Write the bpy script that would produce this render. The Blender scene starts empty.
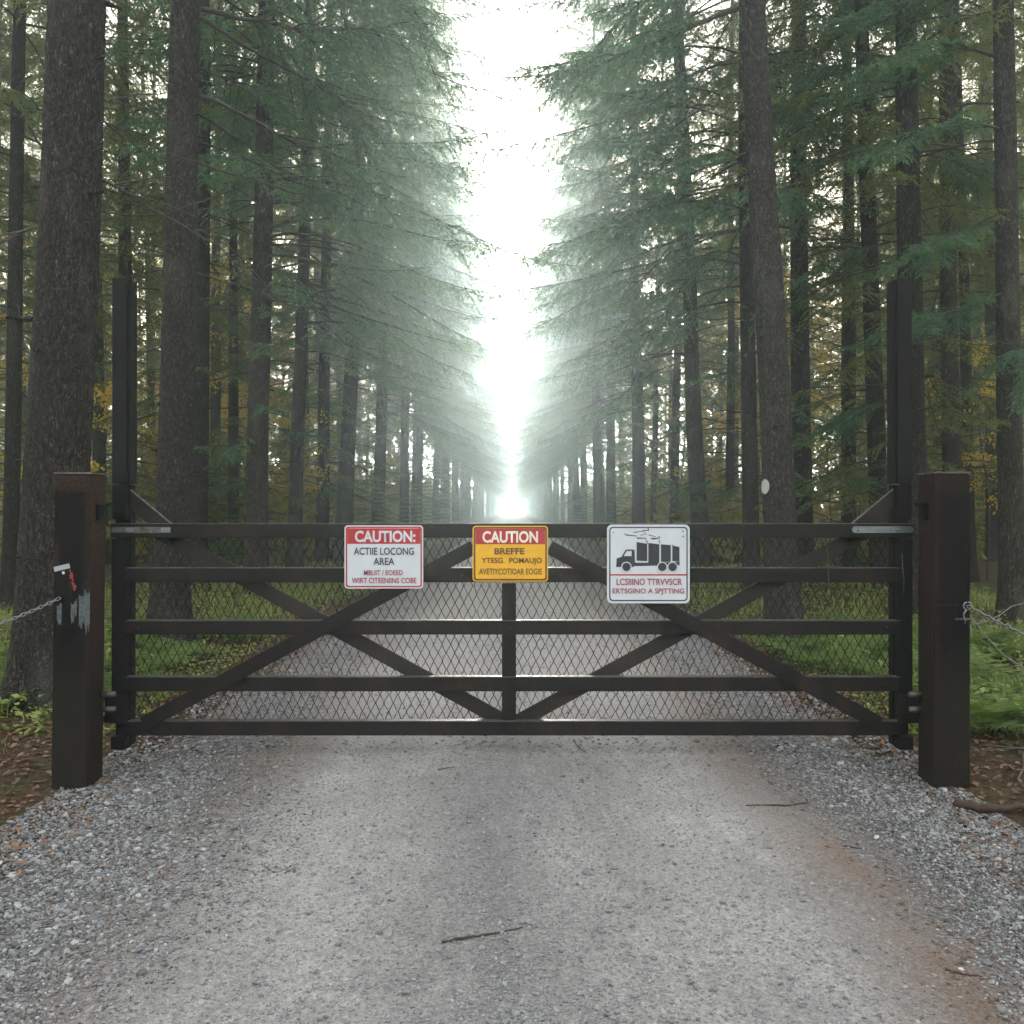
import bpy, bmesh, math, random
import numpy as np
from mathutils import Vector, noise
R = math.radians
sc = bpy.context.scene
col = sc.collection
random.seed(7)
rg = np.random.default_rng(11)

# ------------------------------------------------------------------ camera, world, sun, exposure
F = 900.0; EYE = 1.42; HY = 508.0
cam_d = bpy.data.cameras.new('camera'); cam = bpy.data.objects.new('camera', cam_d); col.objects.link(cam)
cam.location = (0, 0, EYE); cam.rotation_euler = (R(90), 0, 0)
cam_d.sensor_width = 36; cam_d.lens = 36 * F / 1024; cam_d.shift_y = -4 / 1024
cam_d.clip_start = 0.05; cam_d.clip_end = 3000
sc.camera = cam
SUN_EL, SUN_ROT = R(11), R(.6)
w = bpy.data.worlds.new('World'); sc.world = w; w.use_nodes = True
wn = w.node_tree; wn.nodes.clear()
out = wn.nodes.new('ShaderNodeOutputWorld'); bg = wn.nodes.new('ShaderNodeBackground'); sky = wn.nodes.new('ShaderNodeTexSky')
sky.sky_type = 'NISHITA'; sky.sun_disc = False; sky.sun_elevation = SUN_EL; sky.sun_rotation = SUN_ROT
sky.dust_density = 5.0; sky.air_density = 1.0; sky.ozone_density = 1.0
hs = wn.nodes.new('ShaderNodeHueSaturation'); hs.inputs['Saturation'].default_value = 0.5
wn.links.new(sky.outputs[0], hs.inputs['Color']); tc = wn.nodes.new('ShaderNodeTexCoord'); sz = wn.nodes.new('ShaderNodeSeparateXYZ'); wn.links.new(tc.outputs['Generated'], sz.inputs[0])
cr_ = wn.nodes.new('ShaderNodeValToRGB'); cr_.color_ramp.elements[0].position = .0; cr_.color_ramp.elements[0].color = (1, .62, .26, 1)
cr_.color_ramp.elements[1].position = .55; cr_.color_ramp.elements[1].color = (1, 1, 1, 1); wn.links.new(sz.outputs[2], cr_.inputs[0])
# thin overcast evens the clear sky out; the low sky is warm
mo = wn.nodes.new('ShaderNodeMix'); mo.data_type = 'RGBA'; mo.inputs[0].default_value = .75; mo.inputs[7].default_value = (2.0, 2.0, 2.0, 1)
wn.links.new(hs.outputs[0], mo.inputs[6])
mw = wn.nodes.new('ShaderNodeMix'); mw.data_type = 'RGBA'; mw.blend_type = 'MULTIPLY'; mw.inputs[0].default_value = 1
wn.links.new(mo.outputs[2], mw.inputs[6]); wn.links.new(cr_.outputs[0], mw.inputs[7]); wn.links.new(mw.outputs[2], bg.inputs[0])
bg.inputs[1].default_value = 0.15
wn.links.new(bg.outputs[0], out.inputs[0])
sd = bpy.data.lights.new('sun', 'SUN'); sd.energy = 2.7; sd.angle = R(7); sd.color = (1.0, 0.92, 0.8)
sun = bpy.data.objects.new('sun', sd); col.objects.link(sun)
sdir = Vector((math.sin(SUN_ROT) * math.cos(SUN_EL), math.cos(SUN_ROT) * math.cos(SUN_EL), math.sin(SUN_EL)))
sun.rotation_euler = sdir.to_track_quat('Z', 'Y').to_euler(); sun.location = (8, 30, 40)
vs = sc.view_settings; vs.view_transform = 'Standard'; vs.look = 'None'; vs.gamma = 1; vs.exposure = 2.95
cy = sc.cycles
cy.max_bounces = 6; cy.diffuse_bounces = 4; cy.glossy_bounces = 2; cy.transmission_bounces = 3; cy.volume_bounces = 2
cy.transparent_max_bounces = 4; cy.use_denoising = True; cy.caustics_reflective = False; cy.caustics_refractive = False
cy.sample_clamp_indirect = 6
try:
    cy.denoiser = 'OPENIMAGEDENOISE'; cy.denoising_input_passes = 'RGB_ALBEDO_NORMAL'
except Exception: pass

def PX(px, py, d):
    return Vector(((px - 512) / F * d, d, EYE - (py - HY) / F * d))

# ------------------------------------------------------------------ helpers
def tag(o, label=None, cat=None, group=None, kind=None):
    if label: o['label'] = label
    if cat: o['category'] = cat
    if group: o['group'] = group
    if kind: o['kind'] = kind
    return o
WL = {}
def empty(name, loc):
    o = bpy.data.objects.new(name, None); col.objects.link(o); o.location = loc; o.empty_display_size = .2
    WL[o.name] = Vector(loc); return o
def link(name, me, parent=None, loc=None):
    o = bpy.data.objects.new(name, me); col.objects.link(o)
    if parent is not None:
        o.parent = parent; WL[o.name] = WL[parent.name]
    else:
        o.location = loc or (0, 0, 0); WL[o.name] = Vector(loc or (0, 0, 0))
    return o
def npmesh(name, V, Fs, mats, mi=None, attrs=None, smooth=False):
    """V (n,3); Fs list of (m,k) int arrays"""
    me = bpy.data.meshes.new(name)
    V = np.asarray(V, np.float32)
    Fs = [np.asarray(f, np.int32) for f in Fs if len(f)]
    tot = np.concatenate([np.full(len(f), f.shape[1], np.int32) for f in Fs])
    loops = np.concatenate([f.ravel() for f in Fs])
    me.vertices.add(len(V)); me.vertices.foreach_set('co', V.ravel())
    me.loops.add(len(loops)); me.loops.foreach_set('vertex_index', loops)
    me.polygons.add(len(tot))
    st = np.zeros(len(tot), np.int32); st[1:] = np.cumsum(tot)[:-1]
    me.polygons.foreach_set('loop_start', st)
    try: me.polygons.foreach_set('loop_total', tot)
    except Exception: pass
    for m in mats: me.materials.append(m)
    if mi is not None: me.polygons.foreach_set('material_index', np.asarray(mi, np.int32))
    me.polygons.foreach_set('use_smooth', np.full(len(tot), smooth, bool) if isinstance(smooth, bool) else np.asarray(smooth, bool))
    for k, (dom, a) in (attrs or {}).items():
        at = me.attributes.new(k, 'FLOAT', dom); at.data.foreach_set('value', np.asarray(a, np.float32))
    me.update(calc_edges=True); me.validate()
    return me
def obj(name, V, Fs, mats, parent=None, loc=None, **k):
    off = WL[parent.name] if parent is not None else Vector(loc or (0, 0, 0))
    V = np.asarray(V, float) - np.array(off)
    return link(name, npmesh(name, V, Fs, mats, **k), parent, loc)
def bmobj(name, bm, mat, parent=None, loc=None, bevel=0, smooth=False):
    if bevel:
        bmesh.ops.bevel(bm, geom=[e for e in bm.edges], offset=bevel, segments=2, affect='EDGES', clamp_overlap=True)
    bmesh.ops.recalc_face_normals(bm, faces=bm.faces)
    off = WL[parent.name] if parent is not None else Vector(loc or (0, 0, 0))
    for v in bm.verts: v.co -= off
    for f in bm.faces: f.smooth = smooth
    me = bpy.data.meshes.new(name); bm.to_mesh(me); bm.free()
    for m in (mat if isinstance(mat, (list, tuple)) else [mat]): me.materials.append(m)
    return link(name, me, parent, loc)
def bm_box(bm, x0, x1, y0, y1, z0, z1):
    vs_ = [bm.verts.new((x, y, z)) for z in (z0, z1) for (x, y) in ((x0, y0), (x1, y0), (x1, y1), (x0, y1))]
    for f in ((3, 2, 1, 0), (4, 5, 6, 7), (0, 1, 5, 4), (1, 2, 6, 5), (2, 3, 7, 6), (3, 0, 4, 7)): bm.faces.new([vs_[i] for i in f])
def box(name, x0, x1, y0, y1, z0, z1, mat, parent, bevel=.004):
    bm = bmesh.new(); bm_box(bm, x0, x1, y0, y1, z0, z1); return bmobj(name, bm, mat, parent, bevel=bevel)
def prism(name, pts, ya, yb, mat, parent, bevel=0, tilt=None):
    """polygon in XZ extruded from ya (front) to yb"""
    bm = bmesh.new()
    f = [bm.verts.new((p[0], ya + (tilt(p) if tilt else 0), p[1])) for p in pts]
    b = [bm.verts.new((p[0], yb + (tilt(p) if tilt else 0), p[1])) for p in pts]
    bm.faces.new(f); bm.faces.new(b[::-1]); n = len(pts)
    for i in range(n): bm.faces.new((f[i], b[i], b[(i + 1) % n], f[(i + 1) % n]))
    return bmobj(name, bm, mat, parent, bevel=bevel)
def tube_np(P, rad, n=6):
    """P (k,3), rad (k,) -> V, quads"""
    P = np.asarray(P, float); k = len(P)
    T = np.gradient(P, axis=0); T /= np.linalg.norm(T, axis=1)[:, None] + 1e-9
    up = np.array([0, 0, 1.]) if abs(T[0, 2]) < .9 else np.array([1., 0, 0])
    S = np.cross(T, up); S /= np.linalg.norm(S, axis=1)[:, None] + 1e-9; U = np.cross(S, T)
    a = np.linspace(0, 2 * np.pi, n, endpoint=False)
    V = P[:, None] + (S[:, None] * np.cos(a)[None, :, None] + U[:, None] * np.sin(a)[None, :, None]) * np.asarray(rad)[:, None, None]
    V = V.reshape(-1, 3)
    i = np.arange(k - 1)[:, None] * n; j = np.arange(n)[None]; j2 = (j + 1) % n
    Q = np.stack([i + j, i + j2, i + n + j2, i + n + j], -1).reshape(-1, 4)
    return V, Q

# ------------------------------------------------------------------ materials
def mat(name):
    m = bpy.data.materials.new(name); m.use_nodes = True; nt = m.node_tree
    return m, nt, nt.nodes['Principled BSDF']
def N(nt, t, **k):
    n = nt.nodes.new(t)
    for a, b in k.items(): setattr(n, a, b)
    return n
def ramp(nt, stops, fac=None):
    r = N(nt, 'ShaderNodeValToRGB'); e = r.color_ramp.elements
    while len(e) < len(stops): e.new(.5)
    for q, (p, c) in zip(e, stops): q.position = p; q.color = (*c, 1) if len(c) == 3 else c
    if fac is not None: nt.links.new(fac, r.inputs[0])
    return r
def tex(nt, kind, scale, vec=None, **k):
    t = N(nt, kind); t.inputs['Scale'].default_value = scale
    for a, b in k.items():
        if a in t.inputs: t.inputs[a].default_value = b
        else: setattr(t, a, b)
    if vec is not None: nt.links.new(vec, t.inputs['Vector'])
    return t
def coords(nt, scale=(1, 1, 1), which='Object'):
    c = N(nt, 'ShaderNodeTexCoord'); m = N(nt, 'ShaderNodeMapping'); m.inputs['Scale'].default_value = scale
    nt.links.new(c.outputs[which], m.inputs[0]); return m.outputs[0]
def mixc(nt, a, b, fac, mode='MIX'):
    m = N(nt, 'ShaderNodeMix', data_type='RGBA', blend_type=mode)
    for s, v in ((m.inputs[0], fac), (m.inputs[6], a), (m.inputs[7], b)):
        if hasattr(v, 'is_output') or isinstance(v, bpy.types.NodeSocket): nt.links.new(v, s)
        else: s.default_value = v if not isinstance(v, tuple) else (*v, 1)
    return m.outputs[2]
def mth(nt, op, a, b=0.0, c=None):
    m = N(nt, 'ShaderNodeMath', operation=op)
    for s, v in zip(m.inputs, (a, b) if c is None else (a, b, c)):
        if isinstance(v, bpy.types.NodeSocket): nt.links.new(v, s)
        else: s.default_value = v
    return m.outputs[0]
def bump(nt, bs, h, strength, dist, prev=None):
    b = N(nt, 'ShaderNodeBump'); b.inputs['Strength'].default_value = strength; b.inputs['Distance'].default_value = dist
    nt.links.new(h, b.inputs['Height'])
    if prev is not None: nt.links.new(prev, b.inputs['Normal'])
    nt.links.new(b.outputs[0], bs.inputs['Normal']); return b.outputs[0]

def m_bark(name, sc_=1.0, base=(.072, .064, .06)):
    m, nt, b = mat(name)
    v = coords(nt, (1, 1, .42))
    warp = tex(nt, 'ShaderNodeTexNoise', 9 * sc_, v, Detail=3)
    add = N(nt, 'ShaderNodeVectorMath', operation='MULTIPLY_ADD'); nt.links.new(warp.outputs['Color'], add.inputs[0])
    add.inputs[1].default_value = (.11, .11, .16); nt.links.new(v, add.inputs[2])
    vo = tex(nt, 'ShaderNodeTexVoronoi', 62 * sc_, add.outputs[0], feature='DISTANCE_TO_EDGE')
    vc = tex(nt, 'ShaderNodeTexVoronoi', 62 * sc_, add.outputs[0])
    no = tex(nt, 'ShaderNodeTexNoise', 42 * sc_, v, Detail=7, Roughness=.75)
    big = tex(nt, 'ShaderNodeTexNoise', 2.2, v, Detail=4)
    crack = ramp(nt, [(0, (.15, .15, .15)), (.3, (1, 1, 1))], vo.outputs['Distance'])
    plate = ramp(nt, [(0, tuple(x * .62 for x in base)), (.5, base), (1, tuple(x * 1.75 for x in base))], vc.outputs['Color'])
    c = mixc(nt, tuple(x * .22 for x in base), plate.outputs[0], crack.outputs[0])
    gr = ramp(nt, [(.32, (.35, .35, .36)), (.5, (.85, .85, .84)), (.72, (2.1, 2.0, 1.9))], no.outputs[0])
    c = mixc(nt, c, gr.outputs[0], 1.0, 'MULTIPLY')
    lich = ramp(nt, [(.56, (0, 0, 0)), (.72, (1, 1, 1))], big.outputs[0])
    c = mixc(nt, c, (.12, .135, .115), mth(nt, 'MULTIPLY', lich.outputs[0], .45))
    oi = N(nt, 'ShaderNodeObjectInfo'); rv = ramp(nt, [(0, (.85, .82, .8)), (.5, (1.12, 1.09, 1.08)), (1, (1.45, 1.42, 1.4))], oi.outputs['Random']); c = mixc(nt, c, rv.outputs[0], 1.0, 'MULTIPLY')
    nt.links.new(c, b.inputs['Base Color']); b.inputs['Roughness'].default_value = .95
    b.inputs['Specular IOR Level'].default_value = .15
    h = mth(nt, 'ADD', crack.outputs[0], mth(nt, 'MULTIPLY', no.outputs[0], .7))
    bump(nt, b, h, 1.0, .014)
    return m
M = {}
M['bark'] = m_bark('bark')
M['bark_far'] = m_bark('bark_far', .7, (.06, .052, .047))
def m_simple(name, c, rough=.6, metal=0, nscale=0, namp=.3, bumpd=0, spec=None):
    m, nt, b = mat(name)
    b.inputs['Base Color'].default_value = (*c, 1); b.inputs['Roughness'].default_value = rough; b.inputs['Metallic'].default_value = metal
    if spec is not None: b.inputs['Specular IOR Level'].default_value = spec
    if nscale:
        v = coords(nt); n = tex(nt, 'ShaderNodeTexNoise', nscale, v, Detail=6, Roughness=.65)
        r = ramp(nt, [(.3, tuple(x * (1 - namp) for x in c)), (.7, tuple(min(1, x * (1 + namp)) for x in c))], n.outputs[0])
        nt.links.new(r.outputs[0], b.inputs['Base Color'])
        if bumpd: bump(nt, b, n.outputs[0], 1, bumpd)
    return m
M['twig'] = m_simple('twig', (.05, .042, .036), .9, nscale=12, namp=.4)
M['deadwood'] = m_simple('deadwood', (.075, .065, .056), .9, nscale=14, namp=.4)

def m_leaf(name, stops, transl=.35, tcol=(.25, .32, .06), rough=.65):
    m, nt, b = mat(name)
    at = N(nt, 'ShaderNodeAttribute', attribute_name='tone'); oi = N(nt, 'ShaderNodeObjectInfo')
    f = mth(nt, 'ADD', mth(nt, 'MULTIPLY', at.outputs['Fac'], .75), mth(nt, 'MULTIPLY', oi.outputs['Random'], .25))
    r = ramp(nt, stops, f)
    nt.links.new(r.outputs[0], b.inputs['Base Color']); b.inputs['Roughness'].default_value = rough
    b.inputs['Specular IOR Level'].default_value = .35
    tr = N(nt, 'ShaderNodeBsdfTranslucent'); tc = mixc(nt, r.outputs[0], tcol, .5); nt.links.new(tc, tr.inputs[0])
    mx = N(nt, 'ShaderNodeMixShader'); mx.inputs[0].default_value = transl
    nt.links.new(b.outputs[0], mx.inputs[1]); nt.links.new(tr.outputs[0], mx.inputs[2])
    nt.links.new(mx.outputs[0], nt.nodes['Material Output'].inputs['Surface'])
    return m
M['needle'] = m_leaf('needle', [(0, (.026, .085, .052)), (.5, (.06, .165, .1)), (.9, (.12, .235, .1)), (1, (.2, .26, .07))], .45, (.24, .34, .08))
M['needle_wood'] = m_leaf('needle_wood', [(0, (.026, .062, .028)), (.5, (.07, .13, .05)), (.9, (.15, .2, .06)), (1, (.26, .25, .07))], .5, (.45, .42, .09))
M['needle_warm'] = m_leaf('needle_warm', [(0, (.06, .085, .035)), (.5, (.17, .185, .05)), (1, (.38, .31, .07))], .55, (.85, .65, .16))
M['needle_young'] = m_leaf('needle_young', [(0, (.05, .11, .045)), (1, (.16, .26, .07))], .45, (.3, .42, .08))
M['gold'] = m_leaf('backlight_gold_leaf', [(0, (.36, .38, .07)), (.6, (.62, .46, .07)), (1, (.7, .34, .05))], .6, (.95, .72, .14))
M['grass'] = m_leaf('grass', [(0, (.055, .085, .022)), (.35, (.15, .21, .045)), (.75, (.28, .34, .085)), (.92, (.42, .44, .17)), (1, (.55, .55, .36))], .4, (.42, .48, .1))
M['fern'] = m_leaf('fern', [(0, (.05, .09, .025)), (.6, (.12, .19, .045)), (1, (.27, .3, .09))], .4, (.25, .38, .05))
M['litter'] = m_leaf('litter', [(0, (.06, .034, .022)), (.5, (.14, .075, .045)), (.85, (.24, .14, .08)), (1, (.34, .22, .13))], .1, (.3, .15, .05))

def m_road():
    m, nt, b = mat('gravel_road')
    v = coords(nt); sx = N(nt, 'ShaderNodeSeparateXYZ'); nt.links.new(v, sx.inputs[0]); X, Y = sx.outputs[0], sx.outputs[1]
    vs_ = coords(nt, (1, .45, 1))
    wob = tex(nt, 'ShaderNodeTexNoise', .9, vs_, Detail=4, Roughness=.6)
    ax = mth(nt, 'ADD', mth(nt, 'ABSOLUTE', X), mth(nt, 'MULTIPLY', mth(nt, 'SUBTRACT', wob.outputs[0], .5), .9))
    blotch = tex(nt, 'ShaderNodeTexNoise', 1.7, vs_, Detail=9, Roughness=.72)
    fine = tex(nt, 'ShaderNodeTexNoise', 55, v, Detail=5, Roughness=.7)
    grit = tex(nt, 'ShaderNodeTexVoronoi', 95, v); peb = tex(nt, 'ShaderNodeTexVoronoi', 52, v)
    pebd = tex(nt, 'ShaderNodeTexVoronoi', 52, v, feature='DISTANCE_TO_EDGE'); gritd = tex(nt, 'ShaderNodeTexVoronoi', 95, v, feature='DISTANCE_TO_EDGE')
    # compacted track
    tr = ramp(nt, [(.25, (.2, .19, .18)), (.5, (.315, .301, .288)), (.75, (.44, .423, .405))], blotch.outputs[0])
    gcol = ramp(nt, [(0, (.74, .73, .73)), (.5, (.98, .98, .98)), (1, (1.32, 1.3, 1.27))], grit.outputs['Color'])
    c_track = mixc(nt, tr.outputs[0], gcol.outputs[0], .62, 'MULTIPLY')
    fr = ramp(nt, [(.3, (.6, .6, .6)), (.7, (1.3, 1.3, 1.3))], fine.outputs[0])
    c_track = mixc(nt, c_track, fr.outputs[0], .8, 'MULTIPLY')
    # loose shoulder gravel
    sh = ramp(nt, [(0, (.055, .052, .05)), (.45, (.15, .147, .146)), (.8, (.27, .268, .268)), (1, (.43, .425, .42))], peb.outputs['Color'])
    edge = ramp(nt, [(0, (.25, .25, .25)), (.18, (1, 1, 1))], pebd.outputs['Distance'])
    c_sh = mixc(nt, sh.outputs[0], edge.outputs[0], .9, 'MULTIPLY')
    f_sh = ramp(nt, [(.95 / 3, (0, 0, 0)), (1.75 / 3, (1, 1, 1))], mth(nt, 'DIVIDE', ax, 3.0))
    # coarser crown between the wheel tracks
    cr = ramp(nt, [(.0, (1, 1, 1)), (.45, (0, 0, 0))], mth(nt, 'ABSOLUTE', mth(nt, 'ADD', X, mth(nt, 'MULTIPLY', mth(nt, 'SUBTRACT', wob.outputs[0], .45), 1.4))))
    f = mth(nt, 'MAXIMUM', f_sh.outputs[0], mth(nt, 'MULTIPLY', cr.outputs[0], .42))
    c = mixc(nt, c_track, c_sh, f)
    # brown needle dirt strips
    d1 = mth(nt, 'ABSOLUTE', mth(nt, 'SUBTRACT', mth(nt, 'MULTIPLY_ADD', ax, .4, mth(nt, 'MULTIPLY', mth(nt, 'ABSOLUTE', X), .6)), 1.33))
    dn = tex(nt, 'ShaderNodeTexNoise', 1.7, vs_, Detail=6, Roughness=.7)
    df = ramp(nt, [(0, (1, 1, 1)), (.34, (0, 0, 0))], d1)
    dm = ramp(nt, [(.34, (.1, .1, .1)), (.52, (1, 1, 1))], dn.outputs[0])
    xs = ramp(nt, [(.3, (.45, .45, .45)), (.6, (1, 1, 1))], mth(nt, 'ADD', mth(nt, 'DIVIDE', X, 6.0), .5))
    ff = mth(nt, 'MULTIPLY', mth(nt, 'MULTIPLY', df.outputs[0], dm.outputs[0]), xs.outputs[0])
    c = mixc(nt, c, mixc(nt, (.19, .12, .085), fr.outputs[0], .8, 'MULTIPLY'), mth(nt, 'MULTIPLY', ff, .8))
    # outer edge litter dirt
    oe = ramp(nt, [(2.0 / 3, (0, 0, 0)), (2.35 / 3, (1, 1, 1))], mth(nt, 'DIVIDE', ax, 3.0))
    c = mixc(nt, c, mixc(nt, (.085, .055, .04), fr.outputs[0], .9, 'MULTIPLY'), mth(nt, 'MULTIPLY', oe.outputs[0], .85))
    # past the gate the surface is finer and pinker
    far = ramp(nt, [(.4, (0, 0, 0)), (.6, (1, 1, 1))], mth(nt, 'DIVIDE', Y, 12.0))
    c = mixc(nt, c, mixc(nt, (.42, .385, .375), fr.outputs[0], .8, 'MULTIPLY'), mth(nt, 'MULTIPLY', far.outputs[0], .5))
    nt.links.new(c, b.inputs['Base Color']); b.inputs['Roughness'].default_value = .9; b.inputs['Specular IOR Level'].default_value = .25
    h = mth(nt, 'ADD', mth(nt, 'MULTIPLY', mth(nt, 'MINIMUM', pebd.outputs['Distance'], .3), mth(nt, 'MULTIPLY_ADD', f, 3.2, .4)),
            mth(nt, 'ADD', mth(nt, 'MULTIPLY', mth(nt, 'MINIMUM', gritd.outputs['Distance'], .3), 1.2), mth(nt, 'MULTIPLY', fine.outputs[0], .9)))
    bump(nt, b, h, 1.0, .011)
    return m
M['road'] = m_road()
def m_floor():
    m, nt, b = mat('forest_floor'); v = coords(nt)
    a = tex(nt, 'ShaderNodeTexNoise', .8, v, Detail=6, Roughness=.65); f = tex(nt, 'ShaderNodeTexNoise', 28, v, Detail=6, Roughness=.7)
    r = ramp(nt, [(.3, (.06, .038, .026)), (.5, (.085, .058, .035)), (.62, (.05, .07, .025)), (.8, (.06, .1, .03))], a.outputs[0])
    g = ramp(nt, [(.25, (.4, .4, .4)), (.75, (1.6, 1.5, 1.4))], f.outputs[0])
    nt.links.new(mixc(nt, r.outputs[0], g.outputs[0], 1, 'MULTIPLY'), b.inputs['Base Color']); b.inputs['Roughness'].default_value = 1
    b.inputs['Specular IOR Level'].default_value = .1
    bump(nt, b, f.outputs[0], 1, .04); return m
M['floor'] = m_floor()
def m_stone():
    m, nt, b = mat('stone'); at = N(nt, 'ShaderNodeAttribute', attribute_name='tone')
    r = ramp(nt, [(0, (.045, .042, .04)), (.2, (.1, .09, .08)), (.4, (.145, .145, .15)), (.7, (.225, .225, .228)), (.93, (.34, .338, .335)), (1, (.48, .475, .46))], at.outputs['Fac'])
    v = coords(nt); f = tex(nt, 'ShaderNodeTexNoise', 160, v, Detail=3)
    g = ramp(nt, [(.3, (.75, .75, .75)), (.7, (1.2, 1.2, 1.2))], f.outputs[0])
    nt.links.new(mixc(nt, r.outputs[0], g.outputs[0], 1, 'MULTIPLY'), b.inputs['Base Color']); b.inputs['Roughness'].default_value = .8; return m
M['stone'] = m_stone()
def m_iron(name, base, rust, amount, rough=.55):
    m, nt, b = mat(name); v = coords(nt)
    a = tex(nt, 'ShaderNodeTexNoise', 7, coords(nt, (1, 1, .35)), Detail=8, Roughness=.7); f = tex(nt, 'ShaderNodeTexNoise', 90, v, Detail=4)
    r = ramp(nt, [(.5 - amount, tuple(x * .7 for x in base)), (.5, base), (.5 + .25, rust)], a.outputs[0])
    g = ramp(nt, [(.3, (.75, .75, .75)), (.7, (1.3, 1.3, 1.3))], f.outputs[0])
    nt.links.new(mixc(nt, r.outputs[0], g.outputs[0], 1, 'MULTIPLY'), b.inputs['Base Color'])
    rr = ramp(nt, [(.35, (rough, rough, rough)), (.7, (.9, .9, .9))], a.outputs[0]); nt.links.new(rr.outputs[0], b.inputs['Roughness']); b.inputs['Specular IOR Level'].default_value = .2
    bump(nt, b, mth(nt, 'ADD', f.outputs[0], a.outputs[0]), .6, .002); return m
M['iron'] = m_iron('dark_steel', (.009, .008, .0078), (.04, .023, .015), .3, .42)
M['iron_worn'] = m_iron('worn_steel', (.022, .019, .017), (.05, .034, .025), .3, .4)
M['iron_edge'] = m_simple('highlight_and_pin_steel', (.07, .065, .06), .5, .3, nscale=18, namp=.6)  # paler steel: painted highlight on the lower rails, and the hinge pins
M['iron_black'] = m_iron('black_steel', (.005, .0047, .005), (.014, .01, .009), .3, .5)
def m_post(name, right):
    m, nt, b = mat(name); v = coords(nt); sx = N(nt, 'ShaderNodeSeparateXYZ'); nt.links.new(v, sx.inputs[0])
    a = tex(nt, 'ShaderNodeTexNoise', 5, coords(nt, (1.6, 1.6, .3)), Detail=8, Roughness=.7); f = tex(nt, 'ShaderNodeTexNoise', 70, v, Detail=5, Roughness=.7)
    Z = sx.outputs[2]
    r = ramp(nt, [(.35, (.005, .0048, .0052)), (.55, (.011, .0095, .009)), (.68, (.05, .026, .018))], a.outputs[0])
    # rust on the shoulder facing the road and in a band under the cap, mud-brown at the foot
    X = mth(nt, 'MULTIPLY', sx.outputs[0], -1.0 if right else 1.0)
    side = ramp(nt, [(.555, (0, 0, 0)), (.6, (1, 1, 1))], mth(nt, 'ADD', X, .5 + mth_off(right)))
    top = ramp(nt, [(.0, (0, 0, 0)), (.04, (1, 1, 1))], mth(nt, 'SUBTRACT', mth(nt, 'ADD', Z, mth(nt, 'MULTIPLY', a.outputs[0], .12)), 1.69))
    rusty = ramp(nt, [(.3, (.014, .01, .009)), (.6, (.028, .017, .013))] if right else [(.3, (.018, .012, .01)), (.6, (.055, .031, .022))], f.outputs[0])
    fr = mth(nt, 'MAXIMUM', mth(nt, 'MULTIPLY', side.outputs[0], .85), mth(nt, 'MULTIPLY', top.outputs[0], .75))
    c = mixc(nt, r.outputs[0], rusty.outputs[0], fr)
    foot = ramp(nt, [(.28, (1, 1, 1)), (.42, (0, 0, 0))], mth(nt, 'DIVIDE', Z, 2.0))
    c = mixc(nt, c, (.018, .015, .012), mth(nt, 'MULTIPLY', foot.outputs[0], .8))
    g = ramp(nt, [(.3, (.7, .7, .7)), (.7, (1.35, 1.35, 1.35))], f.outputs[0])
    nt.links.new(mixc(nt, c, g.outputs[0], 1, 'MULTIPLY'), b.inputs['Base Color']); b.inputs['Roughness'].default_value = .75; b.inputs['Specular IOR Level'].default_value = .1
    bump(nt, b, mth(nt, 'ADD', f.outputs[0], a.outputs[0]), .8, .004); return m
def mth_off(right): return 0.0
M['post_l'] = m_post('post_steel_rusty', False)
M['post_r'] = m_post('post_steel_dark', True)
M['galv'] = m_simple('galvanised', (.24, .27, .3), .38, .85, nscale=30, namp=.25)
M['galv_old'] = m_simple('pale_highlight_steel', (.13, .125, .12), .6, .5, nscale=25, namp=.6)
M['chain'] = m_simple('chain_steel', (.2, .2, .21), .4, .8, nscale=60, namp=.3)
M['white'] = m_simple('sign_white', (.58, .62, .68), .45, nscale=9, namp=.07)
M['red'] = m_simple('sign_red', (.42, .014, .022), .4, nscale=14, namp=.12)
M['dred'] = m_simple('sign_dull_red', (.32, .03, .05), .5, nscale=40, namp=.3)
M['yellow'] = m_simple('sign_yellow', (.8, .43, .01), .42, nscale=9, namp=.1)
M['black'] = m_simple('sign_black', (.018, .022, .028), .5, nscale=40, namp=.3)
M['cream'] = m_simple('sign_cream', (.78, .72, .6), .45, nscale=30, namp=.06)
M['brown_ink'] = m_simple('sign_brown_ink', (.12, .055, .012), .5, nscale=40, namp=.3)
M['alu'] = m_simple('sign_back', (.45, .46, .47), .4, .8)
M['paint'] = m_simple('pale_peeling_paint', (.075, .09, .1), .8, nscale=45, namp=.55)
M['sticker_red'] = m_simple('sticker_red', (.25, .03, .035), .6)
M['sticker_white'] = m_simple('sticker_white', (.36, .38, .43), .6)
M['blaze'] = m_simple('white_blaze_paint', (.42, .42, .41), .7, nscale=25, namp=.12)

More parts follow.
